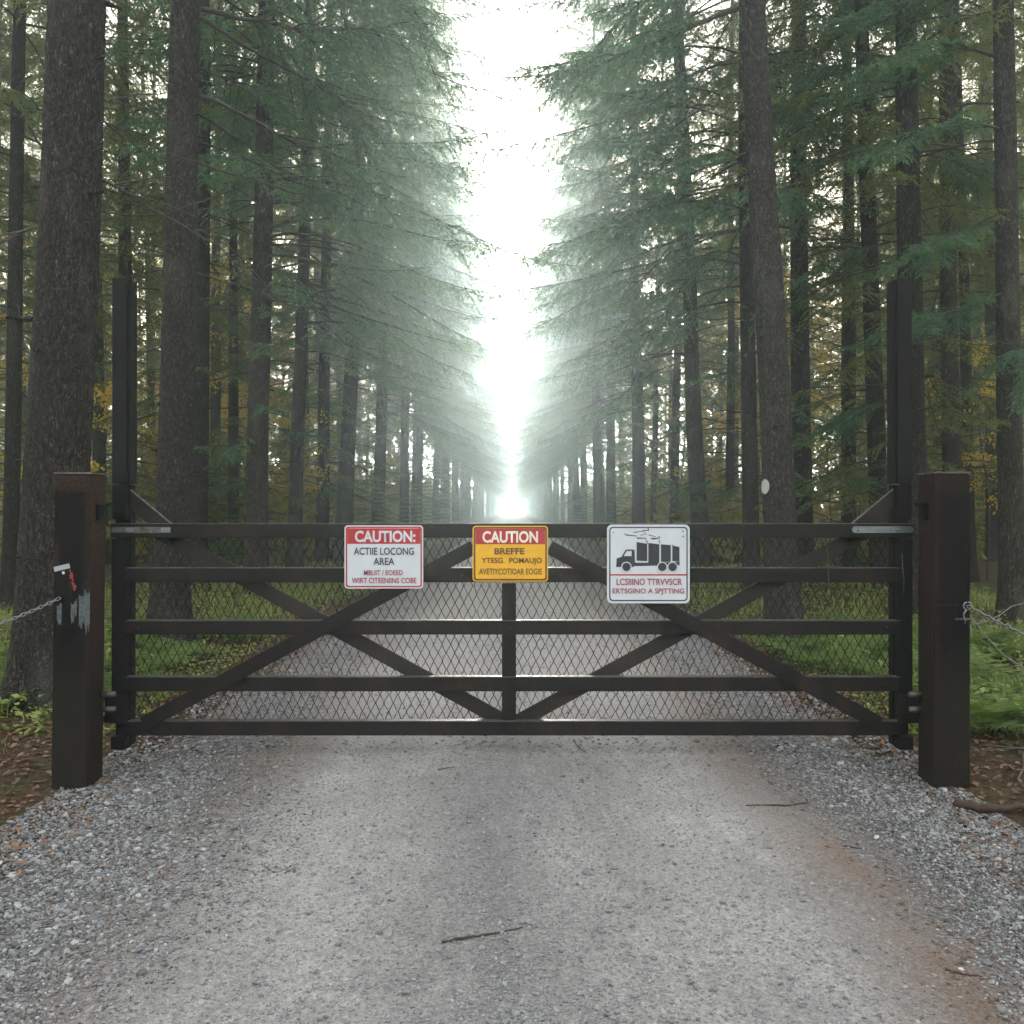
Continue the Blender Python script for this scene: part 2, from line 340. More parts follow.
# ------------------------------------------------------------------ terrain
def gz(x, y):
    """ground height"""
    x = np.asarray(x, float); y = np.asarray(y, float); ax = np.abs(x)
    h = -.012 * np.clip(ax / 1.2, 0, 1) ** 2
    near = 1 / (1 + np.exp(np.clip((y - 5.6) / .35, -50, 50)))
    h += np.where(ax > 1.2, -(.085 * near + .03) * np.clip((ax - 1.2) / 1.2, 0, 1), 0)
    h += np.clip((ax - 2.3) / 2.5, 0, 1) * (.1 + .07 * near)
    und = .06 * np.sin(x * .7 + y * .31) + .05 * np.sin(x * .33 - y * .53 + 2) + .02 * np.sin(x * 2.3 + 1) * np.sin(y * 1.9)
    h += und * np.clip((ax - 2.3) / 3, 0, 1)
    h += .006 * np.sin(x * 3.1 + y * .8) * np.sin(y * 1.3 + x) + .004 * np.sin(x * 7 + y * 3)
    # wheel ruts
    h -= .014 * (np.exp(-((x - .62) / .28) ** 2) + np.exp(-((x + .78) / .28) ** 2))
    return h
def sheet(name, xs, ys, zf, mat_, xf=None):
    X, Y = np.meshgrid(xs, ys)
    if xf: X = xf(X, Y)
    V = np.stack([X, Y, zf(X, Y)], -1).reshape(-1, 3)
    nx, ny = len(xs), len(ys); i = np.arange(ny - 1)[:, None] * nx; j = np.arange(nx - 1)[None]
    Q = np.stack([i + j, i + j + 1, i + nx + j + 1, i + nx + j], -1).reshape(-1, 4)
    return obj(name, V, [Q], [mat_], smooth=True)
def graded(a, s0, g, lim):
    v = [a]; s = s0
    while v[-1] < lim: v.append(v[-1] + s); s *= g
    return v
xp = graded(0, .1, 1.035, 600)
xs = np.array([-q for q in xp[:0:-1]] + xp)
ys = np.array([-q for q in graded(0, .4, 1.15, 500)[:0:-1]] + graded(0, .12, 1.025, 900))
g_ = sheet('ground', xs, ys, lambda x, y: gz(x, y) - np.where((np.abs(x) < 1.9), .03, 0), M['floor']); tag(g_, kind='structure')
rx = np.linspace(-1, 1, 121); ry = np.array([-q for q in graded(0, .1, 1.06, 30)[:0:-1]] + graded(0, .05, 1.008, 190))
def rxf(X, Y):
    e = 2.42 - .22 / (1 + np.exp(-(Y - 6) / .5)) + .07 * np.sin(Y * 2.1) + .05 * np.sin(Y * 5.3 + 1)+ .03 * np.sin(Y * 11)
    return X * e
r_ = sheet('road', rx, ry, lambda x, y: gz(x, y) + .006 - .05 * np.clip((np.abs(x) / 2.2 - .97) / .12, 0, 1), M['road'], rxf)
tag(r_, kind='structure')

# loose stones: too many to count
ICO = None
def ico():
    bm = bmesh.new(); bmesh.ops.create_icosphere(bm, subdivisions=1, radius=1)
    V = np.array([v.co[:] for v in bm.verts]); Fc = np.array([[v.index for v in f.verts] for f in bm.faces]); bm.free(); return V, Fc
IV, IF = ico()
def stones(name, x, y, s, tone, label, sink=.25):
    n = len(x); Vb = IV[None] * (1 + rg.uniform(-.28, .28, (n, len(IV), 1)))
    Vb = Vb * np.stack([rg.uniform(.7, 1.3, n), rg.uniform(.7, 1.3, n), rg.uniform(.45, .8, n)], -1)[:, None]
    a = rg.uniform(0, 6.283, n); ca, sa = np.cos(a)[:, None], np.sin(a)[:, None]
    t = rg.normal(0, .3, n)[:, None]
    Vx = Vb[..., 0] * ca - Vb[..., 1] * sa; Vy = Vb[..., 0] * sa + Vb[..., 1] * ca; Vz = Vb[..., 2] + t * Vb[..., 0]
    V = np.stack([Vx, Vy, Vz], -1) * s[:, None, None]
    V += np.stack([x, y, gz(x, y) + .006 + s * sink], -1)[:, None]
    Fc = (IF[None] + (np.arange(n) * len(IV))[:, None, None]).reshape(-1, 3)
    o = obj(name, V.reshape(-1, 3), [Fc], [M['stone']], attrs={'tone': ('FACE', np.repeat(tone, len(IF)))})
    return tag(o, label, 'gravel', kind='stuff')
def road_pts(n, y0, y1, pw):
    y = y0 + (y1 - y0) * rg.uniform(0, 1, n) ** pw
    x = rg.uniform(-1, 1, n) * np.minimum(y * .6 + .25, 2.45)
    return x, y
x, y = road_pts(210000, 1.9, 5.4, 1.25)
ax = np.abs(x + .25 * np.sin(y * 1.3) )
keep = rg.uniform(0, 1, len(x)) < np.clip(.3 + .95 * np.clip((ax - 1.0) / .8, 0, 1) ** 1.6 + .3 * np.exp(-(x / .35) ** 2), 0, 1) * (1 - .85 * np.exp(-((x - 1.32 - .06 * np.sin(y * 2.3)) / .17) ** 2)) * (1 - .6 * np.exp(-((x + 1.45) / .15) ** 2) * (y > 4.0))
x, y = x[keep], y[keep]; ax = ax[keep]
s = np.exp(rg.normal(np.log(.0030 + .0019 * np.clip((ax - 1.0) / .8, 0, 1)), .5)); s = np.clip(s, .0015, .02)
stones('gravel', x, y, s * .9, np.where(ax < 1.1, .25 + .6 * rg.beta(2.2, 2.0, len(x)), rg.beta(1.9, 2.2, len(x))), 'loose bluish grey crushed stone on the road before the gate')
x, y = road_pts(22000, 5.4, 13, 1.5); ax = np.abs(x)
keep = rg.uniform(0, 1, len(x)) < np.clip(.25 + np.clip((ax - 1.2) / .4, 0, 1), 0, 1); x, y = x[keep], y[keep]; ax = ax[keep]
s = np.clip(np.exp(rg.normal(np.log(np.where(ax > 1.35, .008, .006)), .4)), .002, .02)
stones('gravel', x, y, s, rg.beta(2.5, 2.0, len(x)), 'loose grey stone on the road beyond the gate')

# ------------------------------------------------------------------ leafy stuff
def tri_cards(P, D, Wd, Nn, ln, wd):
    """leaf-shaped 4-vertex cards. P base, D direction, Wd width direction"""
    a = P; b = P + D * (ln * .45)[:, None] + Wd * (wd * .5)[:, None]; c = P + D * ln[:, None]; d = P + D * (ln * .45)[:, None] - Wd * (wd * .5)[:, None]
    c = c - Nn * (ln * .12)[:, None]
    V = np.stack([a, b, c, d], 1).reshape(-1, 3); i = np.arange(len(P))[:, None] * 4
    return V, np.concatenate([i, i + 1, i + 2, i + 3], 1)
def unit(v): return v / (np.linalg.norm(v, axis=-1, keepdims=True) + 1e-9)
def verge_pts(n, y0, y1, x0, x1, pw=1.4):
    y = y0 + (y1 - y0) * rg.uniform(0, 1, n) ** pw
    sgn = np.where(rg.uniform(0, 1, n) < .5, -1, 1)
    return sgn * (x0 + (x1 - x0) * rg.uniform(0, 1, n) ** 1.2), y
def clump(x, y): return .5 + .5 * np.sin(x * 1.9 + 1.3 * np.sin(y * .8)) * np.sin(y * 1.3 + np.sin(x * 2.2))
def grass(name, n, y0, y1, x0, x1, h0, label, pw=1.4):
    x, y = verge_pts(n, y0, y1, x0, x1, pw)
    k = rg.uniform(0, 1, n) < (.03 + .97 * clump(x, y) ** 2.2) * np.clip((np.abs(x) - x0 + .05) / .7, .06, 1); x, y = x[k], y[k]; n = len(x)
    h = h0 * rg.uniform(.35, 1.2, n) * np.clip((np.abs(x) - x0) / .9 + .35, .35, 1); az = rg.uniform(0, 6.283, n)
    lean = rg.uniform(.1, .7, n); D0 = unit(np.stack([np.cos(az) * lean * .4, np.sin(az) * lean * .4, np.ones(n)], -1))
    D1 = unit(np.stack([np.cos(az) * lean * 1.6, np.sin(az) * lean * 1.6, np.ones(n) * .8], -1))
    Wd = np.stack([-np.sin(az), np.cos(az), np.zeros(n)], -1); P = np.stack([x, y, gz(x, y) - .01], -1)
    wd = (.004 + .0012 * y / 5) * rg.uniform(.6, 1.4, n)
    Q = P + D0 * (h * .55)[:, None]; T = Q + D1 * (h * .5)[:, None]
    V = np.stack([P - Wd * wd[:, None], P + Wd * wd[:, None], Q + Wd * wd[:, None] * .9, Q - Wd * wd[:, None] * .9, T], 1).reshape(-1, 3)
    i = np.arange(n)[:, None] * 5; Qd = np.concatenate([i, i + 1, i + 2, i + 3], 1); Tr = np.concatenate([i + 3, i + 2, i + 4], 1)
    t = rg.uniform(0, 1, n); 
    o = obj(name, V, [Qd, Tr], [M['grass']], attrs={'tone': ('FACE', np.concatenate([t, t]))})
    return tag(o, label, 'grass', kind='stuff')
grass('grass', 52000, 6.0, 22, 2.5, 7.5, .2, 'green grass on both verges beyond the gate')
grass('grass', 5000, 5.4, 7.2, 2.75, 4.6, .09, 'short grass tufts behind the gate posts', 1.0)
def cover(name, n, y0, y1, x0, x1, m, size, zr, label, cat, pw=1.4, flat=.35):
    x, y = verge_pts(n, y0, y1, x0, x1, pw); k = rg.uniform(0, 1, n) < .35 + .65 * clump(x * 1.4 + 3, y * 1.2); x, y = x[k], y[k]; n = len(x)
    az = rg.uniform(0, 6.283, n); D = unit(np.stack([np.cos(az), np.sin(az), rg.normal(0, flat, n)], -1)); Wd = unit(np.stack([-np.sin(az), np.cos(az), rg.normal(0, flat, n)], -1))
    P = np.stack([x, y, gz(x, y) + .008 + zr * rg.uniform(0, 1, n) ** 1.6 * np.clip((np.abs(x) - x0) / .7, .15, 1)], -1)
    ln = size * rg.uniform(.5, 1.4, n); V, Q = tri_cards(P, D, Wd, np.cross(D, Wd), ln, ln * rg.uniform(.45, .75, n))
    o = obj(name, V, [Q], [m], attrs={'tone': ('FACE', rg.uniform(0, 1, n))}); return tag(o, label, cat, kind='stuff')
cover('ground_cover', 50000, 5.8, 20, 2.6, 7.5, M['grass'], .055, .17, 'low broad leaved ground cover on the verges', 'ground cover')
cover('leaf_litter', 46000, 3.2, 13, 2.0, 6.0, M['litter'], .042, .012, 'brown fallen leaves and needles along the road edges', 'leaf litter', 1.2, .3)
cover('leaf_litter', 11000, 2.4, 9, 1.35, 2.4, M['litter'], .022, .0, 'small brown leaf scraps on the gravel shoulders', 'leaf litter', 1.0, .25)
# fallen twigs in the forest
def debris(n):
    Vs, Qs, o = [], [], 0
    for _ in range(n):
        yy = random.uniform(5.5, 26); xx = random.choice((-1, 1)) * random.uniform(2.6, 3 + yy * .55); L = random.uniform(.3, 1.8); a = random.uniform(0, 6.28)
        t = np.linspace(0, 1, 6); P = np.stack([xx + L * t * math.cos(a) + .06 * L * np.sin(t * 7), yy + L * t * math.sin(a), 0 * t], -1)
        P[:, 2] = gz(P[:, 0], P[:, 1]) + .015 + .1 * L * random.random() * t
        V, Q = tube_np(P, (.004 + .008 * random.random()) * (1 - .7 * t), 5); Vs.append(V); Qs.append(Q + o); o += len(V)
    return tag(obj('fallen_twigs', np.concatenate(Vs), [np.concatenate(Qs)], [M['deadwood']]), 'fallen twigs littering the forest floor', 'twigs', kind='stuff')
debris(420)

# ------------------------------------------------------------------ spruce foliage generator
def foliage_on(P, live, twig_l, sp, sub_sp, el, ew, rng, hang=.3):
    """P (k,3) centreline. Returns V, tris, tone and a list of twig wood lines"""
    seg = np.linalg.norm(np.diff(P, axis=0), axis=1); cum = np.concatenate([[0], np.cumsum(seg)]); L = cum[-1]
    T = unit(np.gradient(P, axis=0))
    n = max(2, int((1 - live) * L / sp)); u = np.repeat(np.linspace(live, .99, n), 2) + rng.uniform(-.5, .5, 2 * n) * sp / L; u = np.clip(u, 0, 1) * L
    sd_ = np.tile([-1., 1.], n)
    Pb = np.stack([np.interp(u, cum, P[:, i]) for i in range(3)], -1); Tb = unit(np.stack([np.interp(u, cum, T[:, i]) for i in range(3)], -1))
    Z = np.array([0, 0, 1.]); S = unit(np.cross(Tb, Z))
    q = (u / L - live) / (1 - live + 1e-6)
    l = twig_l * (np.clip(q * 5, .25, 1)) * (1.05 - .82 * q) * rng.uniform(.55, 1.2, 2 * n)
    D = unit(Tb * rng.uniform(.45, .8, (2 * n, 1)) + S * sd_[:, None] * rng.uniform(.6, 1, (2 * n, 1)) + Z * rng.uniform(-hang * 1.7, hang * .35, (2 * n, 1)))
    hg = hang * rng.uniform(.3, 1.3, 2 * n)
    # elements along every twig (plus the branch itself)
    m = np.maximum(3, (l / sub_sp)).astype(int); idx = np.repeat(np.arange(2 * n), m * 2)
    tt = np.concatenate([np.repeat((np.arange(k) + .6) / k, 2) for k in m]); ss = np.concatenate([np.tile([-1., 1.], k) for k in m])
    tt = np.clip(tt + rng.uniform(-.04, .04, len(tt)), 0, 1)
    lp = (l[idx] * tt)[:, None]
    Pe = Pb[idx] + D[idx] * lp - Z * (hg[idx] * l[idx] * tt ** 2)[:, None]
    De = unit(D[idx] - Z * (2 * hg[idx] * tt)[:, None]); Se = unit(np.cross(De, Z) + rng.normal(0, .35, (len(idx), 3)))
    fade = (1.15 - .65 * tt)
    E = unit(De * rng.uniform(.5, 1.0, (len(idx), 1)) + Se * ss[:, None] * rng.uniform(.45, .9, (len(idx), 1)) + Z * rng.normal(-.08, .2, (len(idx), 1)))
    Wd = unit(np.cross(E, rng.normal(0, 1, (len(idx), 3)) + Z * 1.2))
    ln = el * fade * rng.uniform(.6, 1.3, len(idx)); wd = ew * rng.uniform(.7, 1.3, len(idx))
    V = np.stack([Pe - Wd * wd[:, None] * .5, Pe + Wd * wd[:, None] * .5, Pe + E * ln[:, None]], 1).reshape(-1, 3)
    Tr = np.arange(len(V)).reshape(-1, 3)
    base = rng.uniform(0, 1); tone = np.clip(.45 * rng.uniform(0, 1, len(idx)) + .3 * base + .25 * tt, 0, 1)
    # twig wood: thin triangles
    e = Pb + D * (l * .95)[:, None] - Z * (hg * l * .9)[:, None]; mid = Pb + D * (l * .5)[:, None] - Z * (hg * l * .25)[:, None]
    ws = np.stack([-D[:, 1], D[:, 0], np.zeros(2 * n)], -1) * .0035
    Vw = np.stack([Pb + Z * .004, Pb - Z * .004, mid - Z * .003, mid + Z * .003, e], 1).reshape(-1, 3)
    i = np.arange(2 * n)[:, None] * 5; Qw = np.concatenate([i, i + 1, i + 2, i + 3], 1); Tw = np.concatenate([i + 3, i + 2, i + 4], 1)
    return V, Tr, tone, Vw, Qw, Tw
class Acc:
    def __init__(s): s.V = []; s.T = []; s.Q = []; s.tone = []; s.o = 0
    def branch(s, P, r0, rng, live=None, twig_l=.5, sp=.1, sub_sp=.05, el=.1, ew=.02, hang=.3, n=5):
        t = np.linspace(0, 1, len(P)); V, Q = tube_np(P, r0 * (1 - .85 * t) + .002, n)
        s.V.append(V); s.Q.append(Q + s.o); s.o += len(V)
        if live is not None and live < 1:
            V, Tr, tone, Vw, Qw, Tw = foliage_on(P, live, twig_l, sp, sub_sp, el, ew, rng, hang)
            s.V.append(V); s.T.append((Tr + s.o, 1)); s.tone.append(tone); s.o += len(V)
            s.V.append(Vw); s.Q.append(Qw + s.o); s.T.append((Tw + s.o, 0)); s.tone.append(np.zeros(len(Tw))); s.o += len(Vw)
    def mesh(s, name, wood, leaf):
        Q = np.concatenate(s.Q); T = [t for t, _ in s.T]; Tn = np.concatenate(T) if T else np.zeros((0, 3), int)
        mi = np.concatenate([np.zeros(len(Q), int)] + [np.full(len(t), k) for t, k in s.T]); tone = np.concatenate([np.zeros(len(Q))] + s.tone)
        return npmesh(name, np.concatenate(s.V), [Q, Tn], [wood, leaf], mi=mi, attrs={'tone': ('FACE', tone)}, smooth=False)
def curve(p0, az, L, pitch, droop, rng, k=9, wig=.03):
    t = np.linspace(0, 1, k); h = np.array([math.cos(az), math.sin(az), 0]); sde = np.array([-math.sin(az), math.cos(az), 0])
    P = np.asarray(p0)[None] + h * (L * t)[:, None] + np.array([0, 0, 1.]) * (L * (pitch * t - droop * t ** 2 + .4 * droop * t ** 4))[:, None]
    w1, w2 = rng.uniform(0, 6.28, 2); P = P + sde * (wig * L * np.sin(t * 4 + w1) * t)[:, None] + np.array([0, 0, 1.]) * (wig * .6 * L * np.sin(t * 6 + w2) * t)[:, None]
    return P
def crown(seed, H, zl_road, zl, rad, road_bias, low, el=.11, ew=.02, step=.5, per=4, dead=24):
    rng = np.random.default_rng(seed); A = Acc(); z = min(zl, zl_road)
    while z < H - .3:
        q = (z - zl_road) / (H - zl_road)
        for k in range(per):
            az = rng.uniform(-math.pi, math.pi); rd = (math.cos(az) + 1) / 2
            z_ = z + rng.uniform(-.25, .25)
            zmin = zl + (zl_road - zl) * rd ** .8
            if z_ < zmin: continue
            L = rad * (1 - max(0, q) ** 1.5) * (1 + road_bias * (rd - .5)) * rng.uniform(.7, 1.2) * min(1, .62 + .5 * max(0, (z_ - zmin)) / 2) + .25
            lo = max(0, 1 - q * 1.4)
            P = curve((0, 0, z_), az, L, rng.uniform(-.05, .25) + .35 * (1 - lo), rng.uniform(.35, .7) * lo + .1, rng)
            A.branch(P, .006 + .011 * L / 3, rng, live=(.3 if road_bias else .12) * lo + .08, twig_l=.28 + .15 * L, sp=.1, sub_sp=.032, el=el, ew=ew, hang=.5, n=4)
        z += step * (1 + .25 * q)
    for _ in range(low):
        az = rng.uniform(-math.pi, math.pi); L = rng.uniform(.9, 2.3)
        P = curve((0, 0, rng.uniform(1.6, zl)), az, L, rng.uniform(-.1, .25), rng.uniform(.3, .7), rng)
        A.branch(P, .009, rng, live=rng.uniform(.15, .5), twig_l=.5, sp=.09, sub_sp=.032, el=.09, ew=.02, hang=.25, n=4)
    for _ in range(dead):
        az = rng.uniform(-math.pi, math.pi); L = rng.uniform(.4, 2.4)
        P = curve((0, 0, rng.uniform(1.2, zl + 1.5)), az, L, rng.uniform(-.15, .3), rng.uniform(.2, .7), rng, wig=.05)
        A.branch(P, .004 + .004 * L, rng, n=4)
    return A.mesh('crown', M['twig'], M['needle'] if road_bias else M['needle_wood'])
AV = [crown(s, 26 + s % 3, 4.3, 7.0, 3.3, .45, 13, el=.11, ew=.022, per=6, step=.45) for s in (1, 2, 3)]
FO = [crown(20 + s, 24 + s, 6.0, 5.5, 2.5, .0, 12 + 6 * s, el=.11, ew=.022, step=.72, per=4, dead=26) for s in (0, 1, 2)]
def young(seed, H):
    rng = np.random.default_rng(seed); A = Acc(); z = .15
    while z < H - .1:
        q = z / H
        for k in range(5):
            L = .42 * H * (1 - q) ** .9 * rng.uniform(.7, 1.15) + .08
            A.branch(curve((0, 0, z), rng.uniform(-3.14, 3.14), L, .25, .4, rng, 7), .005, rng, live=.12, twig_l=.12 + .2 * L, sp=.055, sub_sp=.025, el=.075, ew=.016, hang=.2, n=4)
        z += .16
    return A.mesh('crown', M['twig'], M['needle_young'])
YG = [young(31, 2.4), young(32, 3.6)]

# trunks
def trunk_mesh(name, H, r, seed, seg=20, rings=46, mat_=None, knots=14, fine=False):
    rng = np.random.default_rng(seed); z = np.concatenate([np.linspace(-.25, 1.2, 12), np.linspace(1.3, H, rings)])
    if fine: seg = 72; z = np.concatenate([np.linspace(-.25, 8, 330), np.linspace(8.2, H, 24)])
    a = np.linspace(0, 2 * np.pi, seg, endpoint=False)
    rr = r * (1 - .8 * np.clip(z, 0, H) / H) * (1 + .6 * np.exp(-np.clip(z + .1, 0, 9) / .3))
    p1, p2 = rng.uniform(0, 6.28, 2)
    fl = 1 + .13 * np.exp(-np.clip(z, 0, 9) / .35)[:, None] * np.sin(a * 5 + p1)[None] + .03 * np.sin(a * 3 + z[:, None] * 1.1 + p2)
    rad = rr[:, None] * fl
    if fine:
        dn = np.zeros_like(rad)
        for i, zz in enumerate(z[:330]):
            for j, aa in enumerate(a):
                v = noise.noise(Vector((math.cos(aa) * r * 24, math.sin(aa) * r * 24, zz * 9))); v2 = noise.noise(Vector((math.cos(aa) * r * 60, math.sin(aa) * r * 60, zz * 24 + 7)))
                dn[i, j] = .011 * abs(v) + .008 * v2
        rad = rad + dn
    cx = r * .1 * np.sin(z * .5 + p1) * np.clip(z, 0, 3) / 3; cyy = r * .1 * np.sin(z * .43 + p2) * np.clip(z, 0, 3) / 3
    V = np.stack([rad * np.cos(a) + cx[:, None], rad * np.sin(a) + cyy[:, None], np.repeat(z[:, None], seg, 1)], -1).reshape(-1, 3)
    n = seg; k = len(z); i = np.arange(k - 1)[:, None] * n; j = np.arange(n)[None]; j2 = (j + 1) % n
    Q = [np.stack([i + j, i + j2, i + n + j2, i + n + j], -1).reshape(-1, 4)]; Vs = [V]; o = len(V)
    for _ in range(knots):
        zz = rng.uniform(.8, 9); aa = rng.uniform(0, 6.28); rz = r * (1 - .72 * zz / H); L = rz + rng.uniform(.02, .2) * rng.uniform(.2, 1)
        P = np.array([[math.cos(aa) * rz * .8, math.sin(aa) * rz * .8, zz], [math.cos(aa) * L, math.sin(aa) * L, zz - .01]])
        kv, kq = tube_np(P, [.022, .01], 6); Vs.append(kv); Q.append(kq + o); o += len(kv)
    return npmesh(name, np.concatenate(Vs), [np.concatenate(Q)], [mat_ or M['bark']], smooth=True)
TR = [trunk_mesh('trunk', 24, 1.0 * .2, 50 + i, 14, 30, M['bark_far']) for i in range(4)]   # radius .2, scaled per tree

def tree(name, x, y, diam, label, group=None, lean=0.0, leany=0.0, crown_me=None, rot=0.0, scale=1.0, cat='tree', unique=None, seed=0):
    z = float(gz(x, y)); e = bpy.data.objects.new(name, None); col.objects.link(e); e.location = (x, y, z); WL[e.name] = Vector((x, y, z))
    e.rotation_euler = (-leany, math.atan(lean), 0)
    tag(e, label, cat, group)
    t = bpy.data.objects.new('trunk', unique or TR[seed % 4]); col.objects.link(t); t.parent = e
    if not unique: t.scale = (diam / .4, diam / .4, scale)
    t.rotation_euler = (0, 0, rot * 0 + seed * 1.7)
    if unique: t.rotation_euler = (0, 0, 0)
    if crown_me:
        c = bpy.data.objects.new('crown', crown_me); col.objects.link(c); c.parent = e; c.rotation_euler = (0, 0, rot); c.scale = (scale,) * 3
    return e
def lean_of(bx, tx, d):   # px x at the foot and px x at the top edge of the frame
    return ((tx - bx) / F * d) / (508 / F * d + EYE - .0)
hero = []
def H_(side, bx, tx, w_, d, label, crown_me, name='spruce_tree', unique=False, scale=1.0, seed=0):
    x = (bx - 512) / F * d; diam = w_ / F * d
    u = trunk_mesh('trunk', 21 * scale, diam / 2 * 1.06, 100 + seed, fine=True, knots=26) if unique else None
    rot = (0 if side == 'L' else math.pi) + random.uniform(-.3, .3)
    e = tree(name, x, d, diam, label, 'spruce trees lining the road', lean_of(bx, tx, d), 0, crown_me, rot, scale, unique=u, seed=seed)
    hero.append((x, d, diam)); return e
L1 = H_('L', 47, 76, 60, 6.65, 'thickest spruce trunk, left of the gate behind the rusty post', None, unique=True, seed=1)
L2 = H_('L', 169, 188, 34, 9.3, 'grey barked spruce seen just right of the tall left gate upright', None, unique=True, seed=2)
L3 = H_('L', 256, 266, 23, 13.6, 'straight dark spruce at the left verge, left of the first caution sign', AV[0], seed=3)
H_('L', 199, 204, 18, 14.5, 'slender dark spruce close behind the grey barked one on the left', FO[0], seed=4)
H_('L', 294, 311, 15, 18.5, 'narrow leaning spruce next along the left row', AV[1], seed=5)
H_('L', 322, 330, 13, 23, 'thin spruce left of the stout leaning one', FO[1], seed=6)
H_('L', 343, 366, 17, 24, 'stout leaning spruce above the white caution sign', AV[2], seed=7)
H_('L', 378, 392, 13, 30, 'hazy dark spruce just right of the stout leaning one', AV[0], seed=8)
H_('L', 404, 410, 10, 36, 'pale spruce in the haze above the first sign gap', AV[1], seed=9)
H_('L', 10, 20, 16, 12, 'dark spruce at the far left edge of the view', FO[2], seed=10)
H_('L', 127, 123, 15, 16, 'golden edged spruce behind the tall left gate upright', FO[0], seed=11)
R1 = H_('R', 785, 754, 31, 9.8, 'leaning spruce with a white paint blaze behind the gate on the right', None, unique=True, seed=12)
R1b = H_('R', 752, 744, 17, 14, 'dark spruce close behind the blazed trunk, on its left', AV[1], seed=13)
H_('R', 702, 676, 18, 20, 'leaning spruce right of the truck sign', AV[2], seed=14)
H_('R', 639, 632, 14, 29, 'straight spruce above the truck sign', AV[0], seed=15)
H_('R', 598, 594, 10, 40, 'pale spruce left of the truck sign in the haze', AV[1], seed=16)
H_('R', 803, 798, 21, 16, 'straight spruce just right of the blazed trunk', FO[0], seed=17)
H_('R', 847, 845, 11, 22, 'thin spruce left of the tall right gate upright', FO[1], seed=18)
H_('R', 880, 862, 19, 14.5, 'dark spruce immediately left of the tall right upright', FO[2], seed=19)
R8 = H_('R', 915, 907, 27, 11.5, 'broad dark spruce behind the tall right upright', FO[0], seed=20)
H_('R', 953, 946, 19, 14, 'dark spruce between the right post and the view edge', FO[1], seed=21)
R10 = H_('R', 1014, 1002, 25, 10.5, 'dark spruce at the far right edge of the view', None, seed=22)

# limbs seen on the near trees, given by where they run in space
def limb(root, pts, r0, live=None, seed=0, dead=False, **k):
    rng = np.random.default_rng(900 + seed); Q = np.array([PX(a, b, d)[:] for a, b, d in pts]); t = np.linspace(0, 1, len(Q)); tn = np.linspace(0, 1, 15)
    # smooth interpolation
    P = np.stack([np.interp(tn, t, Q[:, i]) for i in range(3)], -1)
    for _ in range(2): P[1:-1] = (P[:-2] + 2 * P[1:-1] + P[2:]) / 4
    P[1:-1] += rng.normal(0, .008, (13, 3))
    A = Acc(); A.branch(P, r0, rng, live=live, n=6, **k)
    for _ in range(4 if dead else 3):   # side twigs, bare
        i = rng.integers(4, 12); d_ = P[i + 1] - P[i]; az = math.atan2(d_[1], d_[0]) + rng.choice([-1, 1]) * rng.uniform(.5, 1.1)
        A.branch(curve(P[i], az, rng.uniform(.2, .7), rng.uniform(-.3, .5), .3, rng, 6, .08), r0 * .4, rng, n=4)
    if live is not None:
        for j in range(int(10 * (1 - live)) + 3):
            u = rng.uniform(live * .9, .97); i = min(13, int(u * 14)); d_ = P[i + 1] - P[i]; az = math.atan2(d_[1], d_[0]) + rng.choice([-1, 1]) * rng.uniform(.35, .95)
            kk = dict(k); kk['twig_l'] = .28
            A.branch(curve(P[i], az, rng.uniform(.5, 1.25) * (1.15 - .5 * u), rng.uniform(-.25, .15), rng.uniform(.3, .9), rng, 8, .05), r0 * .35, rng, live=.12, n=4, **kk)
    # to local space of a leaning root
    inv = root_inv[root.name]
    A.V = [np.concatenate([v, np.ones((len(v), 1))], 1) @ inv.T for v in A.V]; A.V = [v[:, :3] for v in A.V]
    me = A.mesh('branch', M['deadwood'] if dead else M['twig'], M['needle'])
    o = bpy.data.objects.new('branch', me); col.objects.link(o); o.parent = root
from mathutils import Matrix
root_inv = {}
for o in (L1, L2, L3, R1, R1b, R8, R10):
    m = Matrix.LocRotScale(o.location, o.rotation_euler.to_quaternion(), (1, 1, 1)).inverted(); root_inv[o.name] = np.array(m)
def tx_at(bx, tx, py): return bx + (tx - bx) * (620 - py) / 620
fk = dict(twig_l=.5, sp=.05, sub_sp=.018, el=.065, ew=.011, hang=.6)
def ll(pts, r, live=None, s=0, root=L2, d0=9.3, d1=11, **k):
    n = len(pts) - 1; limb(root, [(a, b, d0 + (d1 - d0) * i / n) for i, (a, b) in enumerate(pts)], r, live, s, **k)
ll([(188, 5), (245, 20), (310, 31), (385, 28), (455, 55)], .026, .4, 1, **fk)
ll([(188, 10), (260, 55), (300, 75), (345, 105), (372, 160)], .022, .45, 2, **fk)
ll([(186, 90), (230, 105), (270, 132), (312, 150), (352, 158), (405, 236)], .022, .5, 3, **fk)
ll([(185, 105), (240, 140), (280, 170), (335, 183)], .014, None, 4)
ll([(185, 138), (240, 155), (290, 180), (325, 192)], .012, .8, 5, **fk)
ll([(184, 160), (250, 178), (300, 195), (330, 196)], .014, None, 6, dead=True)
ll([(182, 222), (230, 245), (262, 280), (278, 302)], .009, None, 7, dead=True)
ll([(184, 270), (240, 285), (280, 300), (310, 313)], .01, None, 8, dead=True)
ll([(188, -60), (250, -40), (320, -30), (400, -10), (450, 60)], .026, .25, 9, d1=10.5, **fk)
ll([(186, -30), (240, 10), (300, 60), (330, 140)], .02, .3, 10, d1=12, **fk)
ll([(183, 60), (215, 75), (250, 85), (290, 110)], .013, .6, 11, **fk)
ll([(74, 165), (100, 178), (165, 215), (215, 243), (262, 285)], .014, None, 12, root=L1, d0=6.7, d1=8.2, dead=True)
ll([(75, 95), (110, 98), (165, 93)], .012, None, 13, root=L1, d0=6.7, d1=7.6, dead=True)
